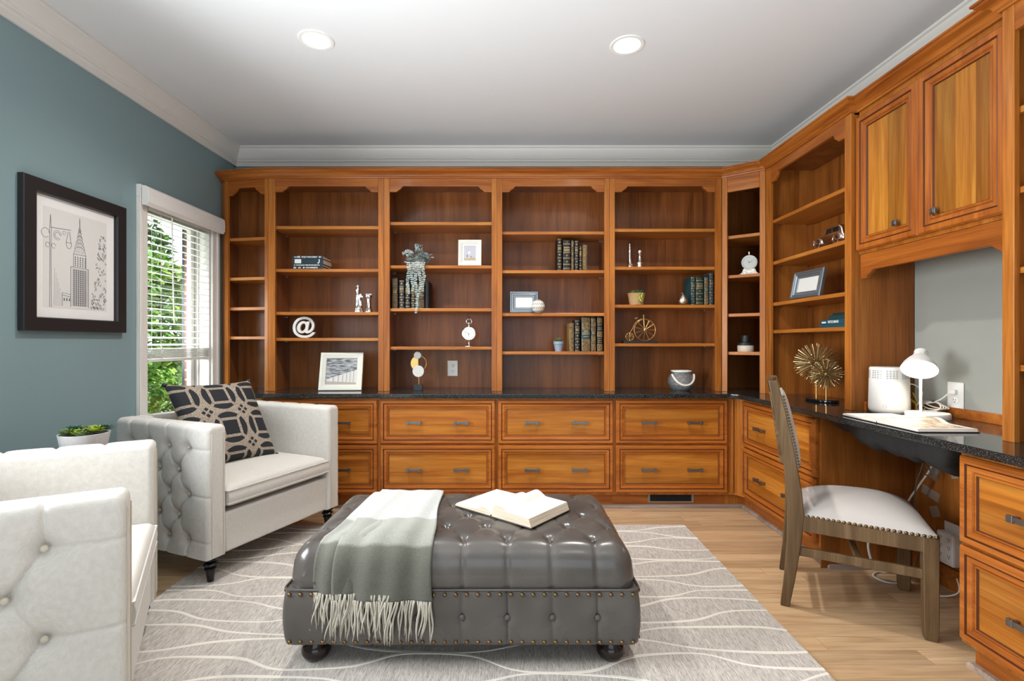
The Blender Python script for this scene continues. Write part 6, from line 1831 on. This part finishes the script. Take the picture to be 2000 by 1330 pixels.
leafy('young_tree', 'leafy green tree nearest the window glass', (-4.55, 6.35, -0.4), (0.72, 0.75, 1.05), 3200, (g1, g2), 1, 0.75, 0.13)
leafy('garden_shrub', 'bright green shrub low outside the window, right one', (-3.36, 5.0, -0.4), (0.36, 0.40, 0.68), 3000, (g1, g2), 2, 0.0, 0.07)
leafy('garden_shrub', 'bright green shrub low outside the window, left one', (-4.05, 4.75, -0.4), (0.32, 0.34, 0.33), 1800, (g1, g2), 3, 0.0, 0.07)
leafy('background_tree', 'dark tree rising behind the tan roof outside', (-13.5, 26.5, -0.4), (3.0, 3.0, 3.4), 2600, (g2, g3), 4, 2.6, 0.42)
leafy('background_tree', 'far tree behind the house outside, left one', (-20.5, 26.0, -0.4), (3.0, 3.0, 3.4), 2600, (g2, g3), 5, 2.8, 0.45)
leafy('garden_shrub', 'dark hedge shrub in front of the neighbouring house', (-9.2, 11.3, -0.4), (1.5, 0.9, 0.65), 2200, (g2, g3), 6, 0.0, 0.16)
mb = MB(); mb.prism([(-19.5, 17.0), (-10.0, 13.0), (-5.5, 19.5), (-15.0, 24.0)], -0.40, 0.55)
struct(mb.build('garden_terrace', plain('terrace_grass', srgb(110,140,66), 0.9, var=0.2, scale=3)), 'grassy rise below the neighbouring house', 'lawn')
hs = thing('neighbour_house', 'neighbouring house with tan roof and white garage outside', 'house', (-12.6, 17.5, 0.55), rad(32))
mb = MB(); mb.box(-4.5, 4.5, 0, 5, 0, 2.3); mb.build('walls', plain('white_siding', srgb(226,228,230), 0.7, var=0.03), hs)
mb = MB(); mb.prism([(-0.5, 2.25), (2.5, 3.75), (5.5, 2.25)], -4.9, 4.9, 'x'); mb.build('roof', plain('tan_shingles', srgb(186,146,116), 0.9, var=0.15, scale=6), hs)
for k in (-2.4, 1.6):
    mb = MB(); mb.box(k-1.1, k+1.1, -0.05, 0, 0.0, 1.95); mb.build('garage_door', plain('garage_white', srgb(210,212,214), 0.6, var=0.02), hs)
# ------------------------------------------------------------------ camera and light
cd = bpy.data.cameras.new('camera'); co = bpy.data.objects.new('camera', cd); COL.objects.link(co)
cd.sensor_width = 36.0; cd.lens = 970/2000*36.0
cd.shift_x = 8/2000; cd.shift_y = 4/2000; cd.clip_start = 0.05
co.location = (0, 0, CAMZ); co.rotation_euler = (PI/2, 0, 0)
scene.camera = co
def lamp(kind, name, loc, energy, color=(1,1,1), size=0.1, rot=(0,0,0), spot=None, blend=0.5, parent=None, sy=None):
    d = bpy.data.lights.new(name, kind); d.energy = energy; d.color = color
    if kind == 'AREA':
        d.size = size
        if sy: d.shape = 'RECTANGLE'; d.size_y = sy
    elif kind in ('POINT', 'SPOT'): d.shadow_soft_size = size
    if kind == 'SPOT': d.spot_size = rad(spot); d.spot_blend = blend
    o = bpy.data.objects.new(name, d); COL.objects.link(o); o.location = loc; o.rotation_euler = rot
    if parent: o.parent = parent
    return o
WARM = (1.0, 0.962, 0.91)
for k, (x, y) in enumerate(((-0.943, 2.445), (0.597, 2.487))):
    r = thing('recessed_light', ['recessed ceiling light above the armchair side', 'recessed ceiling light above the open book side'][k], 'ceiling light', (x, y, HC), 0, 'recessed ceiling lights')
    mb = MB(); mb.lathe([(0.064, 0.0), (0.066, -0.004), (0.082, -0.004), (0.086, 0.0)], 40); mb.build('trim_ring', M['white'], r, smooth=40)
    mb = MB(); mb.lathe([(1e-6, -0.002), (0.064, -0.002)], 40)
    m = NT('lamp_face'); e = m.N('ShaderNodeEmission'); e.inputs[0].default_value = (1, 0.95, 0.88, 1); e.inputs[1].default_value = 9.0; m.L(e.outputs[0], m.out.inputs[0])
    mb.build('lens', m.mat, r)
    lamp('SPOT', 'lamp_light', (0, 0, -0.012), 42, WARM, 0.045, spot=150, blend=0.9, parent=r)
for k, (x, y) in enumerate(((-0.943, 0.25), (0.597, 0.25))):
    lamp('SPOT', 'assumed_ceiling_light', (x, y, HC-0.012), 9, WARM, 0.05, spot=150, blend=0.9)  # assumed, unseen ceiling spots near the viewer, no fittings built
fb = lamp('AREA', 'added_ceiling_fill', (-0.15, -0.15, 0.35), 15, (0.86, 0.93, 1.0), 2.0, rot=(PI-0.36, 0, 0), sy=1.0); fb.data.spread = rad(112)  # added unseen area light aimed up to brighten the ceiling
# area light for an assumed, unseen wide window behind the viewer
lamp('AREA', 'assumed_rear_daylight', (0, YF-0.02, 1.3), 1.5, (0.93, 0.97, 1.0), 3.3, rot=(PI/2, 0, 0), sy=2.0)
lamp('AREA', 'assumed_near_daylight', (XL+0.06, 1.15, 1.30), 33, (0.94, 0.97, 1.0), 1.4, rot=(0, -PI/2, 0), sy=0.9).data.spread = rad(150)  # assumed daylight from the left: added area light, no window is built here
lamp('AREA', 'side_window_daylight', (XL-0.30, 3.18, 1.25), 10, (0.93, 0.97, 1.0), 0.6, rot=(0, -PI/2, 0), sy=1.2)
wd = bpy.data.worlds.new('world'); scene.world = wd; wd.use_nodes = True
bg = wd.node_tree.nodes['Background']; bg.inputs[0].default_value = (0.80, 0.90, 1.0, 1); bg.inputs[1].default_value = 0.9
sd = bpy.data.lights.new('sun', 'SUN'); sd.energy = 2.6; sd.angle = rad(1.0); so = bpy.data.objects.new('sun', sd); COL.objects.link(so)
so.rotation_euler = (rad(18), rad(42), 0); so.location = (0, 0, 8)
vs = scene.view_settings
vs.view_transform = 'Standard'; vs.look = 'None'; vs.gamma = 1.0; vs.use_curve_mapping = False; vs.exposure = 1.38
